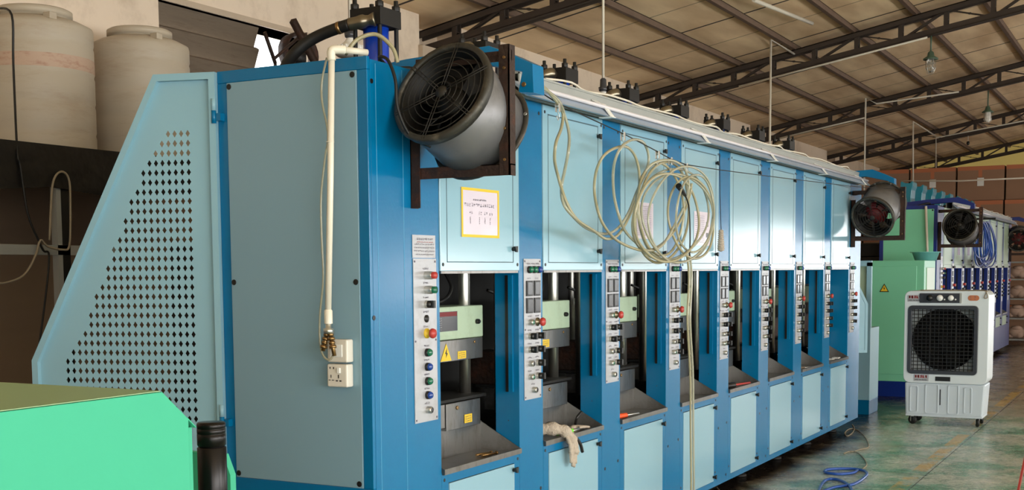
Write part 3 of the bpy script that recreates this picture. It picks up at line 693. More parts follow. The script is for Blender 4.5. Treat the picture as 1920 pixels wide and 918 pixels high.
m2, Y2 = machine('long navy moulding machine with pale green doors, farther, beyond the air cooler', 16.95, 'navy', 'palegreen', 'mint', 'mould', 1, ldoor=(.52, .70))
for k in range(8):
    yy = 19.75+.9*k; xa, xb2 = -3.69, -3.50; w_ = .02
    m = MB(); m.prism([(xa, 1.2), (xb2, 1.2), (xb2, 2.40), (xb2-w_, 2.50), (xb2-w_*1.4, 2.66), (xb2-w_, 2.78), (xb2, 2.83), (xb2, 2.90), (xb2-.02, 2.915), (xb2-.05, 2.885), (xa+.05, 2.885), (xa+.02, 2.915), (xa, 2.90), (xa, 2.83), (xa+w_, 2.78), (xa+w_*1.4, 2.66), (xa+w_, 2.50), (xa, 2.40)], 'y', yy-.32, yy)
    m.build('teal_cover', 'teal', m2, bevel=.01)

# narrow light-blue cabinet and cyan basket just past the far end of machine 1
r = thing('service_cabinet', 'narrow light blue cabinet with dark blue foot past the far end of the blue machine', 'cabinet', (-3.05, 13.8, 0))
m = MB(); m.box(-3.3, -2.86, 13.55, 14.0, .16, .95); m.build('body', 'guard', r, bevel=.004)
m = MB(); m.box(-3.3, -2.86, 13.55, 14.0, 0, .16); m.build('base', 'blue', r, bevel=.004)
m = MB(); m.box(-2.91, -2.86, 13.55, 13.6, .95, 1.66); m.box(-3.3, -3.25, 13.55, 13.6, .95, 1.66); m.box(-3.3, -2.86, 13.55, 13.6, 1.62, 1.68); m.mi = 1; m.box(-3.25, -2.91, 13.6, 13.62, .95, 1.62); m.build('frame', ['guard', 'palegreen'], r)

# ------------------------------------------------------------------ green electrical cabinet with basin
r = thing('electrical_cabinet', 'tall mint green electrical cabinet with warning triangle behind the air cooler', 'cabinet', (-3.05, 16.0, 0))
m = MB(); m.box(-3.6, -2.66, 15.62, 16.4, .19, 1.69); m.build('body', 'mint', r, bevel=.006)
m = MB(); m.box(-3.6, -2.665, 15.63, 16.4, 0, .19); m.build('base', 'navy', r)
m = MB(); m.box(-3.55, -2.75, 15.61, 15.62, .28, 1.62); m.build('door', 'mint', r, bevel=.004)
m = MB(); c = at(1658, 540, 'y', 15.605); s = .058
m.prism([(c.x-s, c.z-s*.8), (c.x+s, c.z-s*.8), (c.x, c.z+s)], 'y', 15.604, 15.609); m.mi = 1; s2 = .044
m.prism([(c.x-s2, c.z-s2*.8-.002), (c.x+s2, c.z-s2*.8-.002), (c.x, c.z+s2-.004)], 'y', 15.602, 15.604); m.mi = 0
m.prism([(c.x-.004, c.z-.025), (c.x+.012, c.z+.0), (c.x+.002, c.z+.002), (c.x+.006, c.z+.022), (c.x-.012, c.z-.004), (c.x-.001, c.z-.004)], 'y', 15.6005, 15.602)
m.build('warning_triangle', ['black', 'yellow'], r)
m = MB(); m.box(-2.66, -2.65, 15.75, 16.3, .3, 1.6); m.build('side_reflection', 'palegreen', r, bevel=.003)  # pale sheet painting the reflections on the cabinet's right face
r = thing('plastic_basin', 'shallow cyan plastic basin on top of the mint green cabinet', 'basin', (-2.74, 16.15, 1.69))
m = MB(); m.lathe([(0, .0), (.13, 0), (.165, .1), (.19, .1), (.19, .108), (.16, .108), (.122, .01), (0, .01)], (-2.74, 16.15, 1.69), (0,0,1), 28); m.build('bowl', 'basin', r)

# ------------------------------------------------------------------ fans
def fan(label, loc, front, R_, L_, bracket, blades='grime', hub='grime', closed=False, group='axial fans on the machine ends'):
    f = Vector(front).normalized(); q = Vector((0,0,1)).rotation_difference(f)
    r = thing('axial_fan', label, 'fan', loc, group, q.to_euler())
    m = MB(); m.lathe([(R_*.93, 0), (R_*.93, -L_), (R_*.915, -L_), (R_*.915, 0)], n=40, closed=True); m.build('duct', 'duct', r, local=True)
    m = MB(); m.lathe([(R_*.914, -.012), (R_*.914, -L_+.004), (R_*.905, -L_+.004), (R_*.905, -.012)], n=40, closed=True); m.build('duct_shade_liner', 'grime', r, local=True)  # black sleeve added so the duct interior reads as shaded
    if closed: m = MB(); m.lathe([(0, -L_+.02), (R_*.9, -L_+.02), (R_*.9, -L_+.01), (0, -L_+.01)], n=40); m.build('rear_shade_disc', 'grime', r, local=True)  # added black disc standing in for the dimness at the rear
    m = MB(); m.lathe([(R_*.90, -.004), (R_*.90, .008), (R_*1.0, .008), (R_*1.02, -.004), (R_*1.0, -.03), (R_*.945, -.012), (R_*.945, -.035), (R_*.93, -.035)], n=40, closed=True)
    m.build('front_flange', 'flange', r, local=True)
    m = MB(); m.lathe([(R_*.9, -L_), (R_*1.02, -L_), (R_*1.02, -L_-.01), (R_*.9, -L_-.01)], n=40, closed=True); m.mi = 1
    for k in range(8): a = k*math.pi/4+.2; m.cyl((R_*.975*math.cos(a), R_*.975*math.sin(a), -L_+.004), (R_*.975*math.cos(a), R_*.975*math.sin(a), -L_), .008, 8)
    m.build('rear_flange', ['flange', 'bright'], r, local=True)
    m = MB()
    for k in range(6): m.torus((0, 0, .004), (0, 0, 1), R_*(.2+.125*k), .0022, 36, 5)
    for k in range(6):
        a = k*math.pi/3+.35
        for o in (-.006, .006):
            t = Vector((-math.sin(a), math.cos(a), 0))*o; m.cyl(Vector((R_*.12*math.cos(a), R_*.12*math.sin(a), .006))+t, Vector((R_*.97*math.cos(a), R_*.97*math.sin(a), .008))+t, .002, 5)
    m.lathe([(0, .006), (R_*.12, .005), (R_*.12, -.002), (0, -.002)], n=14); m.build('guard_grille', 'wiregrey', r, local=True)
    m = MB(); m.lathe([(0, -.05), (R_*.28, -.06), (R_*.3, -.08), (R_*.3, -L_*.9), (0, -L_*.9)], n=24); m.build('motor', hub, r, local=True)
    if hub == 'fanred': m = MB(); m.lathe([(R_*.3, -.09), (R_*.52, -.11), (R_*.52, -.13), (R_*.3, -.13)], n=24); m.build('hub_plate', hub, r, local=True)
    m = MB()
    for k in range(7):
        a = k*2*math.pi/7; rot = Matrix.Rotation(a, 4, 'Z'); v = []
        for rr, w, tw in ((R_*.28, R_*.14, .9), (R_*.55, R_*.2, .65), (R_*.88, R_*.25, .45)):
            for sg in (-1, 1): v.append(rot @ Vector((rr, sg*w*math.cos(tw), -.11+sg*w*math.sin(tw))))
        vs = [m.b.verts.new(p) for p in v]
        for i in (0, 2): m._f([vs[i], vs[i+1], vs[i+3], vs[i+2]])
    m.build('impeller', blades, r, local=True, solid=.004)
    bracket(r)
    return r
def bracket1(yb, xr, x_pix, z0, z1, zl0, zl1):
    def go(r):
        m = MB()
        # outer upright (angle), bottom bar (angle), wall upright
        m.box(xr-.045, xr+.0, yb, yb+.005, z0, z1); m.box(xr-.005, xr, yb, yb+.05, z0, z1)
        m.mi = 1
        for zz in (z1-.05, z1-.09, z0+.18, z0+.06): m.cyl((xr-.02, yb, zz), (xr-.02, yb-.006, zz), .006, 8)
        m.mi = 0; m.build('bracket_upright', ['rust', 'brass'], r)
        m = MB(); m.box(-D+.004, xr, yb+.005, yb+.010, z0-.0, z0+.045); m.box(-D+.004, xr, yb+.005, yb+.05, z0+.04, z0+.045); m.build('bracket_rail', 'rust', r)
        m = MB(); m.box(-D+.001, -D+.006, yb, yb+.05, zl0, zl1); m.box(-D+.001, -D+.045, yb, yb+.005, zl0, zl1); m.build('wall_upright', 'rust', r)
        m = MB(); m.box(-D+.001, -D+.04, yb+.05, yb+.1, z1-.06, z1-.02); m.box(-D+.02, xr, yb+.02, yb+.026, z1-.06, z1-.02); m.build('top_rail', 'rust', r)
    return go
fan('big tilted grey and black axial fan at the near corner of the blue machine', at(828, 172, 'x', -2.50), (-.07, -.83, .405), .217, .285, bracket1(4.22, -2.275, 0, 1.97, 2.47, 1.855, 2.22), closed=True)
fan('down-tilted grey fan with red hub at the far end of the blue machine', (-2.49, 11.80, 2.07), (-.12, -.82, -.42), .205, .36, bracket1(11.98, -2.23, 0, 1.86, 2.36, 1.80, 2.25), hub='fanred')
fan('black fan between navy corner and hanging blue hose, near end of navy machine', (-2.43, 16.75, 2.15), (0, -.93, .25), .215, .30, bracket1(16.98, -2.18, 0, 1.86, 2.38, 1.7, 2.2), closed=True)
fan('small dark fan with red hub cut by the right edge, far end of navy machine', (-2.55, 24.9, 2.10), (.1, -.9, -.2), .215, .34, bracket1(25.1, -2.28, 0, 1.82, 2.3, 1.7, 2.2), hub='fanred')

# ------------------------------------------------------------------ strip light and trough along the machine top
def strip(y0, y1, label, lab2, n):
    r = thing('strip_light', label, 'lamp', (-2.65, y0, 2.4), 'strip lights over the machine fronts')
    m = MB(); m.prism([(-2.62, 2.395), (-2.60, 2.395), (-2.645, 2.44), (-2.70, 2.475), (-2.70, 2.465), (-2.655, 2.43)], 'y', y0, y1); m.build('reflector', 'fixture', r)
    m = MB(); m.cyl((-2.632, y0+.02, 2.447), (-2.632, y1-.02, 2.447), .010, 10); m.build('tube', 'lamptube', r)
    for k in range(n):
        yy = y0+.9+(y1-y0-1.2)*k/max(1, n-1)
        m = MB(); m.box(-2.66, -2.585, yy, yy+.05, 2.39, 2.394); m.prism([(-2.596, 2.394), (-2.590, 2.394), (-2.64, 2.462), (-2.70, 2.49), (-2.70, 2.484), (-2.644, 2.458)], 'y', yy, yy+.05); m.build('tie_strap', 'white', r)
    r = thing('cable_trough', lab2, 'cable trough', (-2.8, y0, 2.4), 'cable troughs over the machine fronts')
    m = MB(); m.box(-2.78, -2.705, y0+.1, y1-.05, 2.413, 2.42); m.box(-2.712, -2.705, y0+.1, y1-.05, 2.42, 2.522); m.box(-2.80, -2.79, y0+.1, y1-.05, 2.42, 2.525); m.box(-2.80, -2.70, y0+.1, y1-.05, 2.515, 2.525)
    m.build('channel', 'trough', r)
    m = MB(); pts = []; yy = y0+.4; k = 0
    while yy < y1-.1:
        pts.append((-2.72+.02*math.sin(k*2.1), yy, 2.531+.014*abs(math.sin(k*1.7)))); yy += .25; k += 1
    m.tube(smooth_path(pts, 3), .006, 6); m.build('loose_wire', 'ropew', r)
strip(5.02, 12.25, 'long silver strip light under the roof beam of the blue machine', 'grey cable trough along the top of the blue machine doors', 5)
strip(17.9, 25.3, 'long white strip light above the navy machine doors', 'grey cable trough along the top of the navy machine doors', 2)

# ------------------------------------------------------------------ wall pipe, switch, socket on the machine end
r = thing('water_pipe', 'white plastic pipe with brass taps running down the pale end panel', 'pipe', (-2.855, 3.85, 1.4))
ye = 3.845
m = MB(); m.tube([(-2.838, ye, 2.42), (-2.855, ye, 1.95), (-2.878, ye, 1.445)], .0125, 12); m.build('pipe', 'ptube', r)
m = MB(); m.tube(smooth_path([(-2.838, ye, 2.40), (-2.838, ye, 2.437), (-2.82, ye+.02, 2.443), (-2.805, ye+.04, 2.443)], 4), .0165, 12); m.tube([(-2.805, ye+.04, 2.443), (-2.765, ye+.13, 2.443)], .0125, 12); m.build('elbow', 'ptube', r)
m = MB(); m.lathe([(.0165, 0), (.0165, .05), (.0125, .055)], (-2.8775, ye, 1.40), (0,0,1), 14); m.build('coupling', 'ptube', r)
m = MB(); m.lathe([(0, 0), (.021, 0), (.021, .018), (.012, .022), (.012, .045)], (-2.878, ye, 1.362), (0,0,1), 14); m.build('adapter', 'bright', r)
for sx in (-1, 1):
    m = MB(); a = Vector((-2.878+sx*.008, ye, 1.362)); b_ = Vector((-2.878+sx*.024, ye-.004, 1.30)); d_ = b_-a
    for k in range(4): m.cyl(a+d_*(k*.25), a+d_*(k*.25+.17), .0125 if k % 2 == 0 else .0145, 10)
    m.cyl(a+d_*.1, b_+d_*(.4 if sx > 0 else .1), .008, 10); m.build('tap', 'brass', r)
m = MB(); pp = [at(px, py, 'y', 3.86+dy) for px, py, dy in ((613, 108, 0), (604, 150, 0), (604, 190, 0), (613, 235, 0), (615, 262, 0), (609, 300, 0), (602, 370, 0), (603, 440, 0), (606, 520, 0), (600, 590, 0), (600, 640, 0), (606, 666, 0), (618, 674, 0), (627, 660, 0), (628, 645, 0))]
m.tube(smooth_path(pp, 5), .0042, 8); m.build('clear_tube', 'clear', r)
m = MB(); m.torus(at(619, 266, 'y', ye), (0,0,1), .015, .0015, 14, 4); m.build('cable_tie', 'ptube', r)
m = MB(); m.tube(smooth_path([(-2.85, 3.95, 2.44), (-2.82, 3.99, 2.50), (-2.76, 4.03, 2.52), (-2.70, 4.05, 2.47), (-2.68, 4.06, 2.41)]), .008, 8); m.build('looped_tube', 'clear2', r)

def faceplate(root, x0, x1, z0, z1, y, depth): 
    m = MB(); m.box(x0, x1, y-depth, y, z0, z1); m.build('housing', 'socket', root, bevel=.006)
r = thing('light_switch', 'square ivory rocker switch box on the pale end panel, above the socket', 'switch', (-2.855, 3.925, 1.29))
faceplate(r, -2.91, -2.815, 1.247, 1.337, 3.921, .045); m = MB(); m.box(-2.896, -2.836, 3.872, 3.877, 1.268, 1.318); m.build('rocker', 'white', r, bevel=.003)
r = thing('power_socket', 'ivory power socket box on the pale end panel, under the rocker switch', 'socket', (-2.86, 3.925, 1.19))
faceplate(r, -2.913, -2.817, 1.150, 1.240, 3.921, .045); m = MB(); m.box(-2.86, -2.846, 3.868, 3.877, 1.205, 1.227); m.build('rocker', 'white', r, bevel=.002)
m = MB(); yy = 3.8755
for a, z, w, h in ((-2.897, 1.225, .004, .008), (-2.880, 1.225, .004, .008), (-2.893, 1.192, .003, .012), (-2.900, 1.177, .008, .003), (-2.884, 1.177, .008, .003), (-2.857, 1.192, .004, .014), (-2.865, 1.175, .009, .005), (-2.848, 1.175, .009, .005)): m.box(a-w/2, a+w/2, yy-.001, yy+.001, z-h/2, z+h/2)
m.build('socket_slot', 'black', r)
r = thing('electric_cable', 'black cord drooping over the blue corner behind the big fan', 'cord', (-2.7, 4.0, 2.4))
m = MB(); m.tube(smooth_path([(-2.78, 4.12, 2.42), (-2.74, 4.02, 2.43), (-2.68, 3.99, 2.41), (-2.64, 3.98, 2.33), (-2.63, 3.98, 2.22), (-2.60, 4.02, 2.12), (-2.54, 4.07, 2.08)]), .0065, 8); m.build('cable', 'rubber', r)

# ------------------------------------------------------------------ notices
def notice(name, label, y0, y1, z0, z1, mt, frame=None, rows=5, seed=1, x=-D+.0075):
    r = thing(name, label, 'notice', (x, (y0+y1)/2, z0), 'notices on the upper doors')
    m = MB(); m.box(x, x+.0015, y0, y1, z0, z1); sh = m.build('sheet', mt, r)
    if frame:
        m = MB(); w = .012
        for q in ((y0, y1, z0, z0+w), (y0, y1, z1-w, z1), (y0, y0+w, z0+w, z1-w), (y1-w, y1, z0+w, z1-w)): m.box(x+.0015, x+.004, *q)
        m.build('frame', frame, r)
    return r, x+.002
r, x = notice('work_notice', 'flow-chart notice in a yellow frame on the first upper door', 4.608, 4.945, 1.748, 1.964, 'paper', 'yellow')
g = MB(); glyphs(g, (x, 4.71, 1.918), (0,1,0), (0,0,-1), 1, 9, .011, .009, .0025, 0, .0018, 2, n=(1,0,0)); glyphs(g, (x, 4.635, 1.898), (0,1,0), (0,0,-1), 1, 14, .016, .016, .0035, 0, .0016, 4, n=(1,0,0))
for i, yy in enumerate((4.685, 4.765, 4.815, 4.862)):
    glyphs(g, (x, yy-.008, 1.862), (0,1,0), (0,0,-1), 1, 2, .012, .014, .006, 0, .0014, 7+i, n=(1,0,0)); glyphs(g, (x, yy-.003, 1.838), (0,1,0), (0,0,-1), 4, 1, .007, .007, 0, .001, .0014, 17+i, n=(1,0,0))
g.build('flow_chart', 'ink', r)
def textsheet(label, y0, y1, z0, z1, seed):
    r, x = notice('work_notice', label, y0, y1, z0, z1, 'paper'); g = MB(); n = int((z1-z0-.03)/.011)
    glyphs(g, (x, y0+.02, z1-.02), (0,1,0), (0,0,-1), n, int((y1-y0-.04)/.012), .008, .006, .004, .005, .0011, seed, n=(1,0,0)); g.build('printed_text', 'ink', r); return r
textsheet('printed sheet on the third upper door, behind the hose coil', 6.56, 6.85, 1.78, 1.99, 3)
r, x = notice('work_notice', 'printed sheet with two dark pictures on the fourth upper door', 7.56, 7.87, 1.755, 1.975, 'paper')
g = MB(); glyphs(g, (x, 7.58, 1.95), (0,1,0), (0,0,-1), 14, 16, .008, .006, .003, .007, .0011, 8, n=(1,0,0)); g.build('printed_text', 'ink', r)
m = MB(); m.box(x, x+.001, 7.79, 7.83, 1.88, 1.91); m.box(x, x+.001, 7.79, 7.83, 1.81, 1.84); m.build('picture', 'lcd', r)

for k, od in enumerate(('first', 'second', 'third', 'fourth')):
    yy = Y2+(k+1)*P_+.24; r, x = notice('work_notice', 'pinkish sheet on the navy machine, %s sheet right of its near fan' % od, yy, yy+.24, 1.78, 2.08, 'paper')
    g = MB(); glyphs(g, (x, yy+.02, 2.05), (0,1,0), (0,0,-1), 10, 9, .012, .01, .008, .012, .002, 31+k, n=(1,0,0)); g.build('printed_text', 'ink', r)
# ------------------------------------------------------------------ wire, hooks, hose coil
r = thing('hanging_wire', 'thin steel wire sagging in front of the upper doors carrying the hooks', 'wire', (-2.5, 5.1, 2.3))
wp_ = [at(px, py, 'x', -2.5) for px, py in ((1012, 172), (1045, 193), (1100, 219), (1168, 250), (1233, 284), (1256, 297), (1285, 308), (1347, 318), (1440, 330), (1605, 350))]+[Vector((-2.25, 11.975, 2.335))]
m = MB(); m.tube(wp_, .003, 6); m.build('strand', 'grime', r)
m = MB(); m.box(-2.275, -2.225, 11.955, 11.979, 2.32, 2.35); m.build('anchor', 'grime', r)
HL = ['at the near end of the wire', 'second from the near end, above the left loop', 'third from the near end', 'fourth from the near end', 'last one at the lowest point of the wire']
hook0 = thing('pulley_hook', 'small steel pulley hook on the wire, '+HL[0], 'hook', (0,0,0), 'pulley hooks on the wire')
m = MB()
for s in (-1, 1): m.box(s*.009-.0015, s*.009+.0015, -.010, .010, -.034, .010)
m.lathe([(.004, -.007), (.010, -.0065), (.008, 0), (.010, .0065), (.004, .007)], (0, 0, -.005), (1,0,0), 14); m.build('pulley', 'bright', hook0, local=True, bevel=.002)
m = MB(); m.tube(smooth_path([(0, 0, -.034), (0, .010, -.045), (0, .011, -.06), (0, 0, -.07), (0, -.010, -.06), (0, -.008, -.05)]), .0024, 6); m.build('hook', 'bright', hook0, local=True)
for k, (px, py) in enumerate(((1046, 196), (1168, 251), (1233, 286), (1257, 298), (1286, 309))):
    p = at(px, py, 'x', -2.5)
    if k == 0: hook0.location = p
    else: copy_thing(hook0, p, 'small steel pulley hook on the wire, '+HL[k])
cz = lambda pts, xo: [at(960+a/2.48, 150+b_/2.48, 'x', -2.5+xo*math.sin(i*.9+b_*.01)) for i, (a, b_) in enumerate(pts)]
PA = [(60, 10), (130, 30), (215, 95), (245, 165), (265, 250), (262, 330), (245, 420), (230, 500), (240, 575), (290, 640), (350, 690), (430, 715), (490, 690), (540, 620), (580, 520), (625, 420), (635, 350), (610, 290), (560, 278), (510, 310), (480, 370), (470, 440), (475, 540), (500, 640), (525, 700), (570, 750), (630, 792), (700, 765), (760, 665), (810, 560), (822, 480), (800, 410), (750, 375), (690, 375), (640, 400), (600, 460), (580, 560), (590, 650), (612, 740), (655, 810), (725, 842)]
PB = [(60, 5), (130, 20), (195, 85), (235, 150), (230, 220), (205, 290), (198, 370), (215, 450), (250, 560), (300, 645), (380, 700), (440, 738), (500, 712), (560, 600), (590, 500), (590, 420), (570, 350), (530, 310), (470, 320), (420, 360), (390, 430), (383, 520), (400, 610), (430, 680), (485, 742), (560, 780), (640, 792), (720, 742), (785, 650), (825, 540), (835, 480)]
r = thing('coiled_hose', 'tangle of clear plastic hoses hung in loops from the wire before the doors', 'hose', (-2.5, 6.5, 1.6))
m = MB(); m.tube(smooth_path(cz(PA, .03), 6), .0075, 8); m.build('hose_run', 'clear', r)
m = MB(); m.tube(smooth_path(cz(PB, .03), 6), .0075, 8); m.build('hose_run', 'clear2', r)
rd = random.Random(4)
for k, (cx, cy_, a, b_, tilt) in enumerate(((700, 615, 122, 235, .1), (735, 625, 175, 215, .2), (690, 600, 105, 215, -.05), (770, 640, 165, 205, -.12), (835, 640, 105, 190, -.1), (790, 625, 150, 225, .12), (720, 640, 150, 205, .0), (850, 620, 88, 180, .05))):
    pts = []
    for i in range(22):
        t = i/22*2*math.pi; x_ = a*math.cos(t)*(1+.04*math.sin(3*t+k)); y_ = b_*math.sin(t)
        pts.append((cx+x_*math.cos(tilt)-y_*math.sin(tilt), cy_+x_*math.sin(tilt)*.6+y_*math.cos(tilt)))
    P3 = [at(960+p[0]/2.48, 150+p[1]/2.48, 'x', -2.52+.015*k*.5+.02*math.sin(i*.57+k)) for i, p in enumerate(pts)]
    m = MB(); m.tube(smooth_path(P3, 4, closed=True), .0066 if k % 2 else .0075, 8, closed=True); m.build('hose_loop', 'clear' if k % 2 else 'clear2', r)
for s_, mt in ((0, 'clear2'), (5, 'clear')):
    P3 = [at(px+s_, py, 'x', -2.5) for px, py in ((1287, 470), (1292, 520), (1289, 600), (1294, 700), (1295, 800), (1296, 900))]+[at(1297+s_, 975, 'x', -2.5)]+[Vector((-2.46, 7.0+.01*s_, .012)), Vector((-2.3, 7.3, .012))]
    m = MB(); m.tube(smooth_path(P3, 6), .007, 8); m.build('hose_tail', mt, r)
m = MB(); a = at(1272, 348, 'x', -2.46); b_ = at(1285, 366, 'x', -2.46); m.cyl(a, b_, .017, 10, .010); m.tube(smooth_path([b_, at(1292, 390, 'x', -2.47), at(1294, 440, 'x', -2.47), at(1293, 480, 'x', -2.47)]), .005, 6); m.build('air_nozzle', 'black', r)
r = thing('pull_cord', 'short beige wrapped handle hanging on a thin cord before the blue column', 'cord', (-2.69, 8.03, 1.75))
m = MB(); m.tube([at(1349, 287, 'x', -2.69), at(1350, 360, 'x', -2.69), at(1352, 432, 'x', -2.69)], .0028, 6); m.build('string', 'grime', r)
c = at(1352, 430, 'x', -2.69); m = MB(); m.lathe([(0, 0), (.014, -.002), (.017, -.06), (.022, -.12), (.024, -.14), (0, -.15)], c, (0,0,1), 10)
for k in range(9): m.torus(c+Vector((0, 0, -.012-.014*k)), (0,0,1), .0155+.0009*k, .004, 12, 5)
m.build('handle', 'cloth', r)

# blue hose hanging at navy machine
r = thing('blue_hose_bundle', 'bundle of blue hose looped over a hook on the navy machine', 'hose', (-2.55, 20, 2.0))
for k in range(13):
    cx = 1846+rd.uniform(-6, 6); w = rd.uniform(8, 26); h = rd.uniform(30, 44); sx = rd.uniform(-6, 5)
    pts = []
    for i in range(16):
        t = i/16*2*math.pi; ww = w*(.45+.55*(1-math.cos(t))/2)
        pts.append((cx+sx*(1-math.cos(t))/2+ww*math.sin(t), 416+h*(1-math.cos(t))))
    yy = -2.5+.012*k
    m = MB(); m.tube(smooth_path([at(p[0], p[1], 'x', yy-.1) for p in pts], 3, closed=True), .011, 6, closed=True); m.build('hose_loop', 'bhose', r)
m = MB(); p = at(1848, 414, 'x', -2.6); m.box(-D+.001, -2.45, p.y-.03, p.y+.03, p.z+.02, p.z+.05); m.build('hook', 'grime', r)
# blue hose on the floor and thin wires
r = thing('floor_hose', 'blue hose lying in loops on the green floor, bottom edge', 'hose', (-2.2, 9.5, 0))
m = MB(); pts = [(1532, 930), (1540, 908), (1552, 898), (1572, 899), (1590, 908), (1597, 925), (1570, 935), (1535, 928), (1560, 914), (1600, 907), (1622, 893), (1624, 884), (1605, 879), (1575, 878), (1550, 880), (1548, 885), (1570, 888), (1598, 886), (1608, 881)]
P3 = [at(a, b_, 'z', .012) for a, b_ in pts]; m.tube(smooth_path(P3, 5), .011, 8); m.build('hose_run', 'bhose', r)
r = thing('floor_wire', 'thin brown wire curling on the floor at the far foot of the blue machine', 'wire', (-2.5, 11.5, 0))
m = MB(); pts = [(1598, 795), (1602, 803), (1597, 812), (1588, 817), (1584, 811), (1592, 804), (1604, 804), (1618, 814), (1626, 826), (1628, 838), (1612, 842), (1600, 846), (1590, 846), (1582, 850), (1592, 846), (1606, 847), (1618, 857), (1625, 870), (1618, 878)]
m.tube(smooth_path([at(a, b_, 'z', .006) for a, b_ in pts], 4), .005, 6); m.build('strand', 'cord', r)
r = thing('floor_cable', 'pale cable looping out from under the blue machine, bottom centre', 'cable', (-2.6, 8.2, 0))
m = MB(); m.tube(smooth_path([at(a, b_, 'z', .006) for a, b_ in ((1318, 918), (1330, 911), (1342, 912), (1352, 922))]+[Vector((-2.5, 7.9, .006))], 4), .006, 6); m.build('strand', 'cord', r)

# ------------------------------------------------------------------ things in the trays
zt_ = .7362
def on_tray(px, py): return at(px, py, 'z', zt_)
r = thing('work_glove', 'cream knitted work glove draped over the edge of the second tray', 'glove', (-2.73, 5.55, .75))
m = MB()
def blob_path(pts, rad, n=10): m.tube(smooth_path(pts, 4), rad, n)
y_ = 5.50
base_pts = [Vector((-2.86, y_+.03, .78)), Vector((-2.78, y_+.08, .79)), Vector((-2.72, y_+.12, .775)), Vector((-2.695, y_+.15, .73)), Vector((-2.69, y_+.17, .66))]
pp = smooth_path(base_pts, 4); nn = len(pp)
m.tube(pp, [.036-.012*i/nn+.006*math.sin(i*1.7) for i in range(nn)], 10); m.build('palm', 'cloth', r)
for k in range(5):
    a = base_pts[3]+Vector((.004, -.035+.018*k, .0)); ln = (.10, .12, .125, .11, .07)[k]
    m = MB(); m.tube(smooth_path([a+Vector((-.02, 0, .03)), a+Vector((.004, .002, -.02)), a+Vector((.004, .012, -ln)), a+Vector((.001, .018, -ln-.015))], 3), [.010]*6+[.009]*3+[.005], 8); m.build('finger', 'cloth', r)
m = MB(); m.tube(smooth_path([(-2.84, y_+.16, .80), (-2.74, y_+.13, .80), (-2.68, y_+.2, .72), (-2.675, y_+.24, .655)]), .009, 6); m.build('dark_cuff', 'rubber', r)
r = thing('work_glove', 'crumpled grey-cream glove lying at the back of the second tray', 'glove', (-2.82, 5.9, .74))
m = MB(); m.sphere((-2.85, 5.84, .755), .034, .8, 1.2, .55); m.sphere((-2.87, 5.91, .753), .032, .8, 1.1, .5); m.sphere((-2.83, 5.96, .75), .026, .7, 1.3, .5); m.build('palm', 'cloth', r)
for k in range(3):
    m = MB(); m.tube(smooth_path([(-2.84+.02*k, 5.96, .75), (-2.82+.02*k, 5.995, .752), (-2.81+.02*k, 6.03, .746)], 3), .008, 8); m.build('finger', 'cloth', r)
r = thing('cutting_pliers', 'bright lime green handled pliers in the second tray', 'tool', (-2.78, 5.75, .74))
m = MB(); m.box(-2.79, -2.75, 5.70, 5.80, .738, .768); m.build('grip', 'lime', r, bevel=.008)
m = MB(); m.tube([(-2.77, 5.72, .752), (-2.80, 5.63, .757)], .012, 8); m.build('grip', 'lime', r)
m = MB(); m.cyl((-2.77, 5.80, .752), (-2.77, 5.90, .752), .008, 8); m.build('jaw', 'bright', r)
r = thing('black_snips', 'black handled snips leaning in the second tray beside the lime pliers', 'tool', (-2.85, 5.8, .74))
m = MB(); m.tube(smooth_path([(-2.87, 5.62, .76), (-2.85, 5.7, .80), (-2.83, 5.76, .775)]), .010, 8); m.tube(smooth_path([(-2.84, 6.0, .76), (-2.82, 5.98, .80), (-2.81, 6.02, .83)]), .008, 8); m.build('handle', 'black', r)
def tool(label, mt, y, x=-2.80, ln=.12, rr=.010, tip='bright', ang=.2, z=None):
    r = thing('screwdriver', label, 'tool', (x, y, zt_)); z = zt_+rr if z is None else z
    d_ = Vector((math.sin(ang), math.cos(ang), 0)); a = Vector((x, y, z))
    m = MB(); m.tube([a, a+d_*.01, a+d_*(ln*.5), a+d_*(ln*.55)], [rr*.7, rr, rr, rr*.6], 10); m.build('handle', mt, r)
    m = MB(); m.cyl(a+d_*(ln*.55), a+d_*ln*1.3, rr*.35, 8); m.build('shaft', tip, r)
p = on_tray(908, 840); 
for k, lab in enumerate(('brass coloured bolt lying in the first tray, rear one', 'brass coloured bolt lying in the first tray, front one')):
    m = MB(); a = Vector((-2.83+.03*k, 4.90, zt_+.007)); m.cyl(a, a+Vector((.02, .1, 0)), .006, 8); m.cyl(a+Vector((.02, .1, 0)), a+Vector((.022, .108, 0)), .0095, 6)
    tag(m.build('brass_bolt', 'brass'), lab, 'bolt', 'bolts in the first tray')
tool('orange handled screwdriver in the third tray', 'orange', Y1+2*P_+.12, -2.80, .17, .016)
tool('red and black handled driver in the fifth tray', 'black', Y1+4*P_+.12, -2.81, .3, .022, tip='red')
tool('wooden handled tool in the seventh tray', 'wood', Y1+6*P_+.1, -2.78, .2, .012)
r = thing('paper_scraps', 'white paper scraps in the last tray of the blue machine', 'scraps', (-2.8, Y1+7*P_+.3, zt_))
for k in range(3):
    m = MB(); yy = Y1+7*P_+.18+.14*k; m.box(-2.86+.02*k, -2.80+.02*k, yy, yy+.09, zt_+.001, zt_+.010+.004*k); m.build('scrap', 'white', r, bevel=.002)

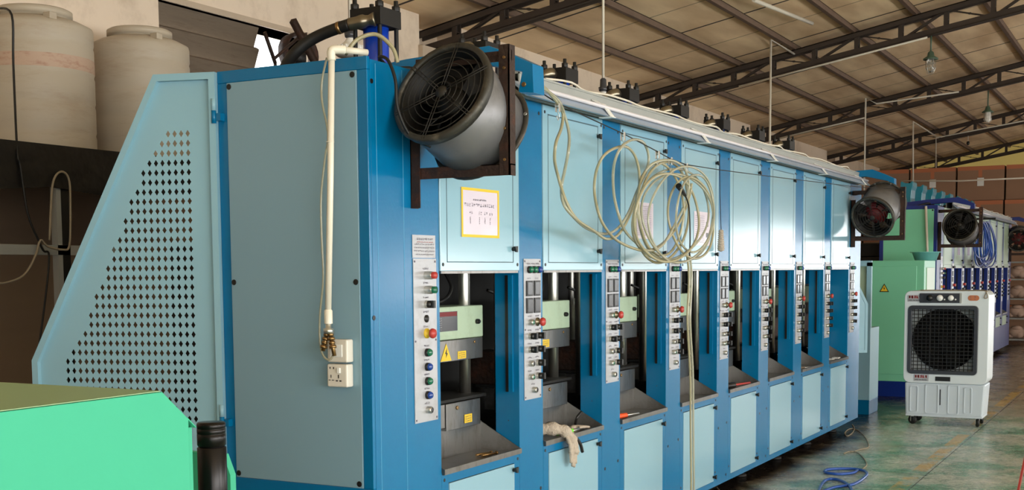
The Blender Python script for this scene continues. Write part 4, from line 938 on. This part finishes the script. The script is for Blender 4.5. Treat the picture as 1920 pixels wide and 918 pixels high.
# ------------------------------------------------------------------ air cooler
x0, x1, y0, y1 = -2.385, -1.575, 12.9, 13.32
r = thing('air_cooler', 'white portable evaporative air cooler on castors on the green floor', 'air cooler', ((x0+x1)/2, 13.1, 0))
def rrect(xa, xb, za, zb, rad, n=5):
    o = []
    for cx, cz_, s in ((xb-rad, zb-rad, 0), (xa+rad, zb-rad, 1), (xa+rad, za+rad, 2), (xb-rad, za+rad, 3)):
        for k in range(n+1): t = (s+k/n)*math.pi/2; o.append((cx+rad*math.cos(t), cz_+rad*math.sin(t)))
    return o
# housing ring around the grille opening
def ring_prism(mb, outer, inner, ya, yb):
    n = len(outer); A = [mb.b.verts.new((p[0], ya, p[1])) for p in outer]; B = [mb.b.verts.new((p[0], ya, p[1])) for p in inner]; A2 = [mb.b.verts.new((p[0], yb, p[1])) for p in outer]; B2 = [mb.b.verts.new((p[0], yb, p[1])) for p in inner]
    for i in range(n):
        j = (i+1) % n; mb._f([A[i], A[j], B[j], B[i]]); mb._f([A2[i], B2[i], B2[j], A2[j]]); mb._f([A[i], A2[i], A2[j], A[j]]); mb._f([B[i], B[j], B2[j], B2[i]])
gx0, gx1, gz0, gz1 = -2.345, -1.675, .525, 1.215
m = MB(); ring_prism(m, rrect(x0, x1, .43, 1.365, .06), rrect(gx0, gx1, gz0, gz1, .04), y0, y0+.20); m.prism(rrect(x0, x1, .43, 1.365, .06), 'y', y0+.20, y1); m.build('housing', 'cooler', r, bevel=.008)
m = MB(); ring_prism(m, rrect(gx0-.002, gx1+.002, gz0-.002, gz1+.002, .042), rrect(gx0+.035, gx1-.035, gz0+.035, gz1-.035, .02), y0-.012, y0+.05); m.build('grille_frame', 'lcd', r, bevel=.003)
m = MB(); cx, cz2, R2 = (gx0+gx1)/2, (gz0+gz1)/2, .315
m.prism([(gx0, gz0), (gx1, gz0), (gx1, gz1), (gx0, gz1)], 'y', y0+.17, y0+.19); m.build('rear_plate', 'cooler', r)
m = MB(); m.lathe([(0, 0), (R2, 0), (R2, .03), (R2-.01, .03), (R2-.01, .005), (0, .005)], (cx, y0+.165, cz2), (0,-1,0), 36); m.build('fan_well', 'matblack', r)
m = MB()
for k in range(5):
    a = k*2*math.pi/5; d_ = Vector((math.cos(a), 0, math.sin(a))); t = Vector((-math.sin(a), 0, math.cos(a))); c0 = Vector((cx, y0+.12, cz2))
    v = [m.b.verts.new(c0+d_*.05-t*.03), m.b.verts.new(c0+d_*.05+t*.03+Vector((0,.02,0))), m.b.verts.new(c0+d_*.26+t*.10+Vector((0,.03,0))), m.b.verts.new(c0+d_*.27-t*.06)]; m._f(v)
m.build('fan_blades', 'matblack', r, solid=.004)
m = MB(); m.cyl((cx, y0+.15, cz2), (cx, y0+.09, cz2), .06, 18); m.build('fan_hub', 'matblack', r)
m = MB()
for k in range(17): z = gz0+.05+k*(gz1-gz0-.1)/16; m.box(gx0+.03, gx1-.03, y0+.012, y0+.024, z-.0035, z+.0035)
m.build('louvre_slats', 'black', r)
m = MB()
for k in range(15):
    xx = gx0+.05+k*(gx1-gx0-.1)/14; m.box(xx-.003, xx+.003, y0+.03, y0+.045, gz0+.03, gz1-.03)
for xx in (cx-.12, cx+.13): m.box(xx-.006, xx+.006, y0+.004, y0+.015, gz0+.03, gz1-.03)
m.build('grille_bars', 'black', r)
m = MB(); m.prism(rrect(-2.238, -1.834, 1.245, 1.342, .008, 2), 'y', y0-.012, y0+.004); cp = m.build('control_strip', 'lcd', r)
m = MB(); m.prism(rrect(-1.852, -1.832, 1.245, 1.342, .004, 2), 'y', y0-.014, y0-.002); m.build('chrome_edge', 'bright', cp)
for k, (xx, rr, mt) in enumerate(((-2.138, .031, 'black'), (-2.040, .031, 'white'), (-1.935, .028, 'white'))):
    m = MB(); m.lathe([(0, .03), (rr*.9, .03), (rr, 0)], (xx, y0-.012, 1.295), (0,-1,0), 20); m.build('knob', mt, cp)
    if k: m = MB(); m.cyl((xx+.045, y0-.012, 1.28), (xx+.045, y0-.016, 1.28), .008, 10); m.build('indicator', 'white', cp)
m = MB(); m.prism(rrect(-1.775, -1.668, 1.268, 1.322, .026, 4), 'y', y0-.003, y0+.002); st = m.build('orange_badge', 'tape', r); g = MB()
glyphs(g, (-1.755, y0-.0035, 1.312), (1,0,0), (0,0,-1), 2, 2, .012, .012, .03, .01, .002, 6, n=(0,-1,0)); g.build('badge_text', 'ink', st)
for xa, za in ((-2.345, 1.262), (-2.27, .455)):
    m = MB(); m.box(xa-.01, xa+.135, y0-.003, y0+.001, za-.005, za+.062); st = m.build('brand_sticker', 'plate', r)
    g = MB(); glyphs(g, (xa, y0-.004, za+.056), (1,0,0), (0,0,-1), 1, 5, .02, .03, .005, 0, .007, 6, n=(0,-1,0)); g.build('brand_letters', 'red', st)
    g = MB(); glyphs(g, (xa, y0-.004, za+.014), (1,0,0), (0,0,-1), 1, 12, .008, .011, .002, 0, .003, 8, n=(0,-1,0)); g.build('brand_small_letters', 'lcd', st)
m = MB(); m.box(-2.07, -1.925, y0-.004, y0+.001, .455, .50); m.build('display_window', 'black', r)
m = MB()   # lower water tank with recesses
t0, t1 = x0+.015, x1-.02
prof = [(t0+.01, .10), (t1-.02, .10), (t1, .43), (t0, .43)]
m.prism(prof, 'y', y0+.01, y1-.02); m.build('water_tank', 'coolerside', r, bevel=.015)
for xa, xb, za, zb in ((t0+.05, t0+.135, .13, .40), (t0+.20, t0+.335, .12, .42), (cx+.06, cx+.17, .12, .42), (t1-.2, t1-.12, .13, .40)):
    m = MB(); ring_prism(m, rrect(xa, xb, za, zb, .02), rrect(xa+.012, xb-.012, za+.012, zb-.012, .012), y0+.003, y0+.014); m.build('tank_rib', 'coolerside', r, bevel=.002)
m = MB(); m.box(cx-.015, cx-.005, y0+.006, y0+.012, .21, .37); m.build('level_window', 'lcd', r)
m = MB(); m.box(t0+.012, t1-.02, y0+.012, y1-.025, .088, .108); m.build('tank_rim', 'coolerside', r, bevel=.003)
for xx, yy in ((x0+.09, y0+.06), (x1-.09, y0+.06), (x0+.09, y1-.06), (x1-.09, y1-.06)):
    m = MB(); m.lathe([(0, -.014), (.040, -.014), (.046, -.007), (.046, .007), (.040, .014), (0, .014)], (xx, yy, .046), ((.35, 1, 0) if xx < -2 else (1, .3, 0)), 18); m.mi = 1; m.box(xx-.018, xx-.014, yy-.02, yy+.02, .03, .09); m.box(xx+.014, xx+.018, yy-.02, yy+.02, .03, .09); m.box(xx-.018, xx+.018, yy-.02, yy+.02, .078, .09)
    m.build('castor', ['rubber', 'bright'], r)
r = thing('cooler_cord', 'thin pale cord lying over the top of the air cooler', 'cord', (-1.9, 13.0, 1.37))
m = MB(); m.tube(smooth_path([(-2.25, 13.0, 1.371), (-2.0, 13.05, 1.371), (-1.75, 12.98, 1.371), (-1.64, 12.95, 1.369), (-1.60, 12.888, 1.345), (-1.59, 12.885, 1.30), (-1.62, 12.888, 1.295), (-1.61, 12.888, 1.33), (-1.605, 12.95, 1.366), (-1.66, 13.1, 1.371), (-1.70, 13.25, 1.371)], 4), .005, 6); m.build('strand', 'cord', r)

# ------------------------------------------------------------------ foreground: jade machine hood and thermos
r = thing('jade_hopper', 'bright jade green sheet metal machine hood with cut corner, bottom left', 'machine', (-1.9, 1.2, 0))
xf = -1.6
m = MB(); prof = [(.2, .35), (1.703, .35), (1.703, 1.330), (1.638, 1.386), (.2, 1.386)]
m.prism(prof, 'x', xf-.75, xf); m.build('hood', 'jade', r, bevel=.0015)
m = MB(); m.box(xf-.74, xf-.002, .21, 1.634, 1.387, 1.3885); m.build('top_plate', 'olive', r)  # hood top drawn in a duller olive than its jade sides
m = MB(); m.box(xf-.7, xf-.010, 1.703, 1.722, .35, 1.312); m.prism([(1.700, 1.3335), (1.724, 1.3125), (1.7225, 1.3105), (1.699, 1.3305)], 'x', xf-.7, xf); m.build('end_flange', 'jade', r, bevel=.002)
m = MB(); m.box(xf-.7, xf-.1, .3, 1.6, 0, .35); m.build('plinth', 'navy', r)
tc = at(396, 800, 'y', 2.15); zb_ = at(396, 790, 'y', 2.15).z-.25
m = MB(); e = at(442, 888, 'y', 2.32); m.box(tc.x-.45, tc.x+.06, 1.72, 2.3, .35, zb_); m.build('side_shelf', 'jade', r, bevel=.003)
m = MB(); m.prism([(tc.x-.45, zb_-.2), (e.x, zb_-.2), (e.x, e.z), (e.x-.022, e.z+.05), (tc.x-.45, e.z+.05)], 'y', 2.30, 2.32); m.build('shelf_back', 'jade', r)
r = thing('thermos_flask', 'black cylindrical vacuum flask standing beside the jade green hood', 'flask', (tc.x, 2.15, zb_))
R3 = .0335
m = MB(); m.lathe([(0, 0), (R3-.002, 0), (R3, .004), (R3, .190), (R3-.002, .192), (0, .192)], (tc.x, 2.15, zb_), (0,0,1), 40); m.build('body', 'thermos', r)
m = MB(); m.lathe([(R3-.003, .190), (R3-.003, .195), (R3-.0005, .196), (R3-.0005, .222), (R3-.0015, .223), (R3-.0005, .224), (R3-.0005, .234), (R3-.0015, .235), (R3-.0005, .236), (R3-.0005, .246), (R3-.003, .249), (0, .249)], (tc.x, 2.15, zb_), (0,0,1), 40); m.build('lid', 'thermos', r)
# red stool at the right edge
sx = at(1921, 856, 'y', 8.3).x
r = thing('plastic_stool', 'red plastic stool, only its edge shows at the lower right edge', 'stool', (sx+.14, 8.3, 0))
m = MB(); m.lathe([(0, .44), (.13, .44), (.14, .43), (.145, .40), (.135, .40), (.12, .425), (0, .425)], (sx+.14, 8.3, 0), (0,0,1), 24); m.build('seat', 'red', r)
for k in range(4):
    a = k*math.pi/2+math.pi; d_ = Vector((math.cos(a), math.sin(a), 0)); t = Vector((-d_.y, d_.x, 0)); b0 = Vector((sx+.14, 8.3, 0)); m = MB()
    v = [b0+d_*.125-t*.05+Vector((0,0,.42)), b0+d_*.125+t*.05+Vector((0,0,.42)), b0+d_*.195+t*.035, b0+d_*.195-t*.035]
    vs = [m.b.verts.new(p) for p in v]+[m.b.verts.new(p+d_*.012) for p in v]
    m._f(vs[:4]); m._f(vs[4:][::-1])
    for i in range(4): m._f([vs[i], vs[4+i], vs[4+(i+1) % 4], vs[(i+1) % 4]])
    m.build('leg', 'red', r)

# ------------------------------------------------------------------ tanks on their platform
def tank(label, x, y, z0, R, H, band):
    r = thing('water_tank', label, 'tank', (x, y, z0), 'plastic water tanks on the platform')
    m = MB(); prof = [(0, 0), (R*.97, 0), (R, .03)]
    for k in range(4):
        z = H*(.2+.22*k); prof += [(R, z-.02), (R*.985, z), (R, z+.02)]
    prof += [(R, H-.02), (R*.985, H), (R*.8, H+.035), (R*.64, H+.055), (0, H+.055)]
    m.lathe(prof, (x, y, z0), (0,0,1), 48); m.build('body', 'tank', r)
    m = MB(); m.lathe([(R*.62, H+.04), (R*.62, H+.07), (R*.66, H+.07), (R*.66, H+.11), (R*.60, H+.122), (0, H+.125)], (x, y, z0), (0,0,1), 40); m.build('lid', 'tank', r)
    if band: m = MB(); m.lathe([(R+.001, H*.66), (R+.001, H*.76)], (x, y, z0), (0,0,1), 48); m.build('dirt_band', 'reddirt', r)
    for k in range(2):
        a = -.4+k*math.pi; m = MB(); m.box(-.035, .035, -.03, .03, 0, .045, Matrix.Translation((x+R*.86*math.cos(a), y+R*.86*math.sin(a), z0+H+.01))); m.build('lug', 'tank', r, bevel=.006)
tank('large grey-beige plastic tank at far left with a reddish dirt band', -6.9, 5.963, 2.37, .385, .90, True)
tank('smaller beige plastic tank right of the large one, by the wall', -6.95, 6.994, 2.37, .362, .94, False)
r = thing('tank_platform', 'dark steel platform with black sheeting carrying the plastic tanks', 'platform', (-6.6, 6.0, 0))
m = MB(); m.box(-7.49, -5.95, 3.5, 7.6, 2.30, 2.37); m.build('deck', 'dark', r)
m = MB(); m.mi = 0
pts = [(3.5, 2.372), (7.6, 2.372), (7.6, 2.12), (7.0, 2.09), (6.4, 2.13), (5.9, 2.07), (5.2, 2.12), (4.5, 2.06), (3.5, 2.12)]
m.prism(pts, 'x', -5.95, -5.93); m.build('black_sheeting', 'tarp', r)
for yy in (4.0, 7.5):
    m = MB(); m.box(-6.03, -5.97, yy-.03, yy+.03, 0, 2.30); m.build('post', 'rust', r)
m = MB(); p_ = at(115, 400, 'x', -5.95); m.box(-6.0, -5.95, p_.y-.035, p_.y+.0, 0, 2.30); m.mi = 1; m.box(-6.0, -5.95, p_.y, p_.y+.06, 0, 2.3); m.build('post', ['trough', 'black'], r)
m = MB(); zb2 = at(60, 468, 'x', -5.98).z; m.box(-5.98, -5.95, 3.5, 5.75, zb2-.03, zb2+.03); m.build('cross_rail', 'trough', r)
r = thing('tank_cable', 'dark cable running down the front of the large tank and over the platform', 'cable', (-6.1, 5.2, 2.4))
m = MB(); m.tube(smooth_path([at(40, 8, 'x', -6.05)+Vector((-.2, 0, 0)), at(22, 28, 'x', -6.05), at(25, 120, 'x', -6.05), at(32, 280, 'x', -5.93), at(38, 310, 'x', -5.92), at(52, 400, 'x', -5.91), at(72, 450, 'x', -5.91), at(82, 470, 'x', -5.91), at(92, 480, 'x', -5.91), at(85, 560, 'x', -5.91), at(70, 670, 'x', -5.91)], 5), .007, 6); m.build('strand', 'rubber', r)
r = thing('loose_cable', 'brown cable looping over the steel post under the tanks', 'cable', (-5.9, 5.6, 2.0))
m = MB(); m.tube(smooth_path([at(a, b_, 'x', -5.90) for a, b_ in ((93, 450), (97, 360), (104, 330), (118, 322), (130, 340), (132, 400), (130, 460), (118, 468), (90, 462), (76, 450), (66, 480), (45, 515), (10, 530), (-15, 528))], 5), .007, 6); m.build('strand', 'cord', r)
# brown sheet on the left wall, platform shade put into its colour
struct('trim_6', MB().box(WX, WX+.02, YB, 12.5, 0, 2.3), 'wallbrown')

# old exhaust fan in the bright wall opening
r = thing('exhaust_fan', 'rusty exhaust fan in a crooked frame in the bright wall opening', 'fan', (-7.35, 9.45, 3.5))
c = at(552, 104, 'x', -7.42)
m = MB(); m.lathe([(.17, 0), (.20, .0), (.20, .12), (.17, .12)], c, (1, -.2, .1), 24, closed=True); m.build('ring', 'rust', r)
m = MB(); m.sphere(c+Vector((.03, 0, -.02)), .09, 1, 1, 1); m.build('motor', 'grime', r)
m = MB(); m.tube([at(496, 60, 'x', -7.25), at(516, 118, 'x', -7.25)], .018, 4); m.tube([at(560, 70, 'x', -7.25), at(512, 112, 'x', -7.25)], .016, 4); m.tube([at(575, 62, 'x', -7.49), at(560, 72, 'x', -7.25)], .01, 4); m.tube([at(516, 118, 'x', -7.25), at(518, 175, 'x', -7.49)], .018, 4); m.build('frame_strut', 'rust', r)
r = thing('steel_bar', 'dark angle iron bar leaning behind the machine before the bright opening', 'steel bar', (-6.6, 9, 0))
m = MB(); a, b_ = at(549, 38, 'x', -6.6), at(592, 120, 'x', -6.6); b_ = a+(b_-a)*(a.z/(a.z-b_.z)); m.tube([a, b_], .035, 4); m.build('bar', 'rust', r)

# big black hose from the first cylinder, over the end frame
r = thing('pressure_hose', 'thick black hydraulic hose arching from the first blue cylinder', 'hose', (-3.4, 4.6, 2.45))
Hp = [(703, 36, 4.70), (682, 40, 4.68), (655, 46, 4.66), (630, 54, 4.65), (600, 66, 4.64), (575, 80, 4.62), (553, 99, 4.6), (536, 124, 4.6), (526, 150, 4.6)]
P3 = [at(a, b_, 'y', c_) for a, b_, c_ in Hp]
m = MB(); m.tube(smooth_path(P3[2:], 5), .027, 14); m.build('hose', 'rubber', r)
m = MB(); m.tube(smooth_path(P3[:3], 5), [.032, .032, .028, .024, .026, .032, .032, .029, .029, .029, .029], 14); m.build('fitting', 'oldmetal', r)
m = MB(); q = smooth_path(P3[2:4], 5); m.tube(q[3:5], .029, 14); m.build('collar', 'brass', r)

# ------------------------------------------------------------------ hanging lamps
def pendant(label, p, cord_top, style):
    r = thing('pendant_lamp', label, 'lamp', p, 'pendant lamps'); p = Vector(p)
    if style == 'disc':
        m = MB(); m.tube([p+Vector((0,0,.10)), cord_top], .010, 6); m.build('cord', 'ropew', r)
        m = MB(); m.lathe([(.012, .11), (.022, .10), (.024, .05), (.035, .045), (.03, .02), (.02, .015)], p, (0,0,1), 16); m.build('lamp_holder', 'lcd', r)
        m = MB(); m.lathe([(.018, .02), (.03, 0), (.05, -.02), (.075, -.03), (.08, -.05), (.075, -.065)], p, (0,0,1), 24)
        for k in range(20): a = k*math.pi/10; m.box(-.003, .003, .06, .083, -.062, -.028, Matrix.Translation(p) @ Matrix.Rotation(a, 4, 'Z'))
        m.build('heat_sink', 'white', r)
        m = MB(); m.lathe([(.085, -.062), (.088, -.072), (.07, -.085), (0, -.09)], p, (0,0,1), 24); m.build('diffuser', 'bulbw', r)
    else:
        m = MB(); m.tube([p+Vector((0,0,.10)), cord_top], .012, 8); m.build('stem', 'lampgreen', r)
        m = MB(); m.lathe([(.02, .12), (.04, .10), (.05, .05), (.10, .02), (.105, .0), (.05, .01)], p, (0,0,1), 20); m.build('shade', 'lampgreen', r)
        m = MB(); m.lathe([(.05, .01), (.055, -.05), (.055, -.13), (.03, -.17), (0, -.18)], p, (0,0,1), 18); m.build('glass_jar', 'bulbw' if style == 'milk' else 'glassy', r)
        m = MB()
        for k in range(6):
            a = k*math.pi/3; d_ = Vector((math.cos(a), math.sin(a), 0)); m.tube([p+d_*.065, p+d_*.07+Vector((0,0,-.12)), p+d_*.04+Vector((0,0,-.19)), p+Vector((0,0,-.2))], .003, 5)
        for z in (-.05, -.12): m.torus(p+Vector((0,0,z)), (0,0,1), .069, .003, 20, 4)
        m.build('cage', 'bright', r)
p = at(657, 77, 'x', -4.0); pendant('white disc lamp hanging behind the blue machine, left of the first cylinder', p, (p.x, p.y, ceil_z(p.x)), 'disc')
p = at(1131, 176, 'x', -3.6); pendant('white disc lamp hanging at the middle of the blue machine top', p, (p.x, p.y, ceil_z(p.x)), 'disc')
p = at(1745, 112, 'y', 18.42); pendant('caged clear glass lamp under the nearer truss, top right', p, (p.x, p.y, 4.9), 'cage')
p = at(1852, 211, 'y', 24.45); pendant('caged milky glass lamp under the farther truss, right', p, (p.x, p.y, 4.86), 'milk')
p = at(1815, 270, 'y', 30.66); r = thing('pendant_lamp', 'tiny bare dark lamp holder hanging under the fourth truss', 'lamp', p, 'pendant lamps')
m = MB(); m.tube([p+Vector((0,0,.06)), (p.x, p.y, 4.85)], .008, 6); m.build('cord', 'ropew', r); m = MB(); m.lathe([(0, .07), (.03, .06), (.04, 0), (0, -.03)], p, (0,0,1), 12); m.build('lamp_holder', 'black', r)

# ------------------------------------------------------------------ conduits
def conduit(label, pts, rad=.016, name='conduit'):
    r = thing(name, label, 'conduit', pts[0], 'thin white conduits'); m = MB(); m.tube(pts, rad, 8); m.build('pipe', 'ropew', r)
conduit('white conduit drop from the third truss, tallest and nearest', [(-5.12, 17.35, 2.3), (-5.12, 17.35, 4.84), (-5.05, 18.32, 4.78)])
conduit('white conduit along the lower chord of the third truss', [(-5.9, 18.33, 4.37), (-3.15, 18.33, 4.845)], .014)
conduit('white conduit drop from the next truss, above the far fan', [(-5.25, 24.1, 2.5), (-5.25, 24.1, 4.83), (-5.1, 24.36, 4.75), (-3.6, 24.36, 4.86)])
conduit('white conduit along the lower chord of the truss with the milky lamp', [(-7.0, 24.37, 4.2), (-5.3, 24.37, 4.50)], .014)
conduit('slim white conduit drop, left of two near the cartons', [at(1712, 345, 'y', 27.0), at(1712, 228, 'y', 27.0), (at(1755, 255, 'y', 30.55))])
conduit('slim white conduit drop, right of two near the cartons', [at(1755, 382, 'y', 30.56), at(1755, 258, 'y', 30.56), (-2.6, 30.56, 5.0)])
conduit('white conduit crossing in front of the cartons', [at(1690, 339, 'y', 27.5), at(1800, 339, 'y', 27.5), at(1930, 333, 'y', 27.5)])
conduit('short white pipe under the roof boards, top right', [at(1413, 0, 'y', 14.6), at(1523, 44, 'y', 16.9)], .025)
conduit('white pipe standing at the mint cabinet of the navy machine', [at(1739, 480, 'y', 16.9), at(1738, 440, 'y', 16.9), at(1736, 386, 'y', 16.9)], .016)

# ------------------------------------------------------------------ cartons and rack at the far end
CW, CH = 1.0, .77
cn = 0
for col in range(6):
    for row in range(5):
        x0 = -7.35+col*1.02; z0 = row*CH; yy = 29+.06*((col*3+row*5) % 3)
        rn = ('bottom', 'second', 'third', 'fourth', 'top')[row]; cnm = ('first', 'second', 'third', 'fourth', 'fifth', 'sixth')[col]
        r = thing('cardboard_box', 'large brown carton, %s layer of the %s stack from the left wall' % (rn, cnm), 'box', (x0+CW/2, yy+.35, z0), 'brown cartons stacked at the far end')
        m = MB(); m.box(x0, x0+CW-.02, yy, yy+.7, z0, z0+CH-.01); m.build('carton', 'carton', r, bevel=.008)
        m = MB(); m.box(x0+.44, x0+.52, yy-.003, yy, z0+CH-.25, z0+CH-.101); m.box(x0+.0, x0+CW-.02, yy-.003, yy, z0+CH-.10, z0+CH-.012) ; m.build('tape', 'tape', r)
        if row == 4: m = MB(); m.box(x0+.42, x0+.56, yy-.006, yy-.003, z0+.32, z0+.5); m.build('label', 'white', r)
r = thing('storage_rack', 'steel rack with brown bundles on its shelves, far right', 'rack', (-2.3, 27.2, 0))
for xx in (-3.0, -1.6):
    for yy in (26.9, 27.5): m = MB(); m.box(xx-.02, xx+.02, yy-.02, yy+.02, 0, 1.75); m.build('post', 'trough', r)
for z in (.12, .55, .95, 1.35, 1.7):
    m = MB(); m.box(-3.0, -1.6, 26.9, 27.5, z-.02, z+.01); m.build('shelf', 'trough', r)
k = 0
for z in (.13, .56, .96, 1.36):
    for xx in (-2.78, -2.4, -2.0):
        r2 = 'brown wrapped bundle on the far right rack'
        m = MB(); m.sphere((xx, 27.15, z+.14), .14, 1.25, 1.2, .9, 10); m.sphere((xx+.07, 27.1, z+.10), .09, 1.1, 1.2, 1, 8)
        m.sphere((xx-.10, 27.12, z+.07), .07, 1.1, 1.2, .9, 8); m.sphere((xx+.02, 27.05, z+.22), .07, 1.4, 1.1, .7, 8)
        tag(m.build('wrapped_bundle', 'sack'), r2+', %s in the %s shelf' % (('left', 'middle', 'right')[(-278, -240, -200).index(round(xx*100))], {.13: 'lowest', .56: 'second', .96: 'third', 1.36: 'top'}[z]), 'bundle', 'bundles on the far rack')
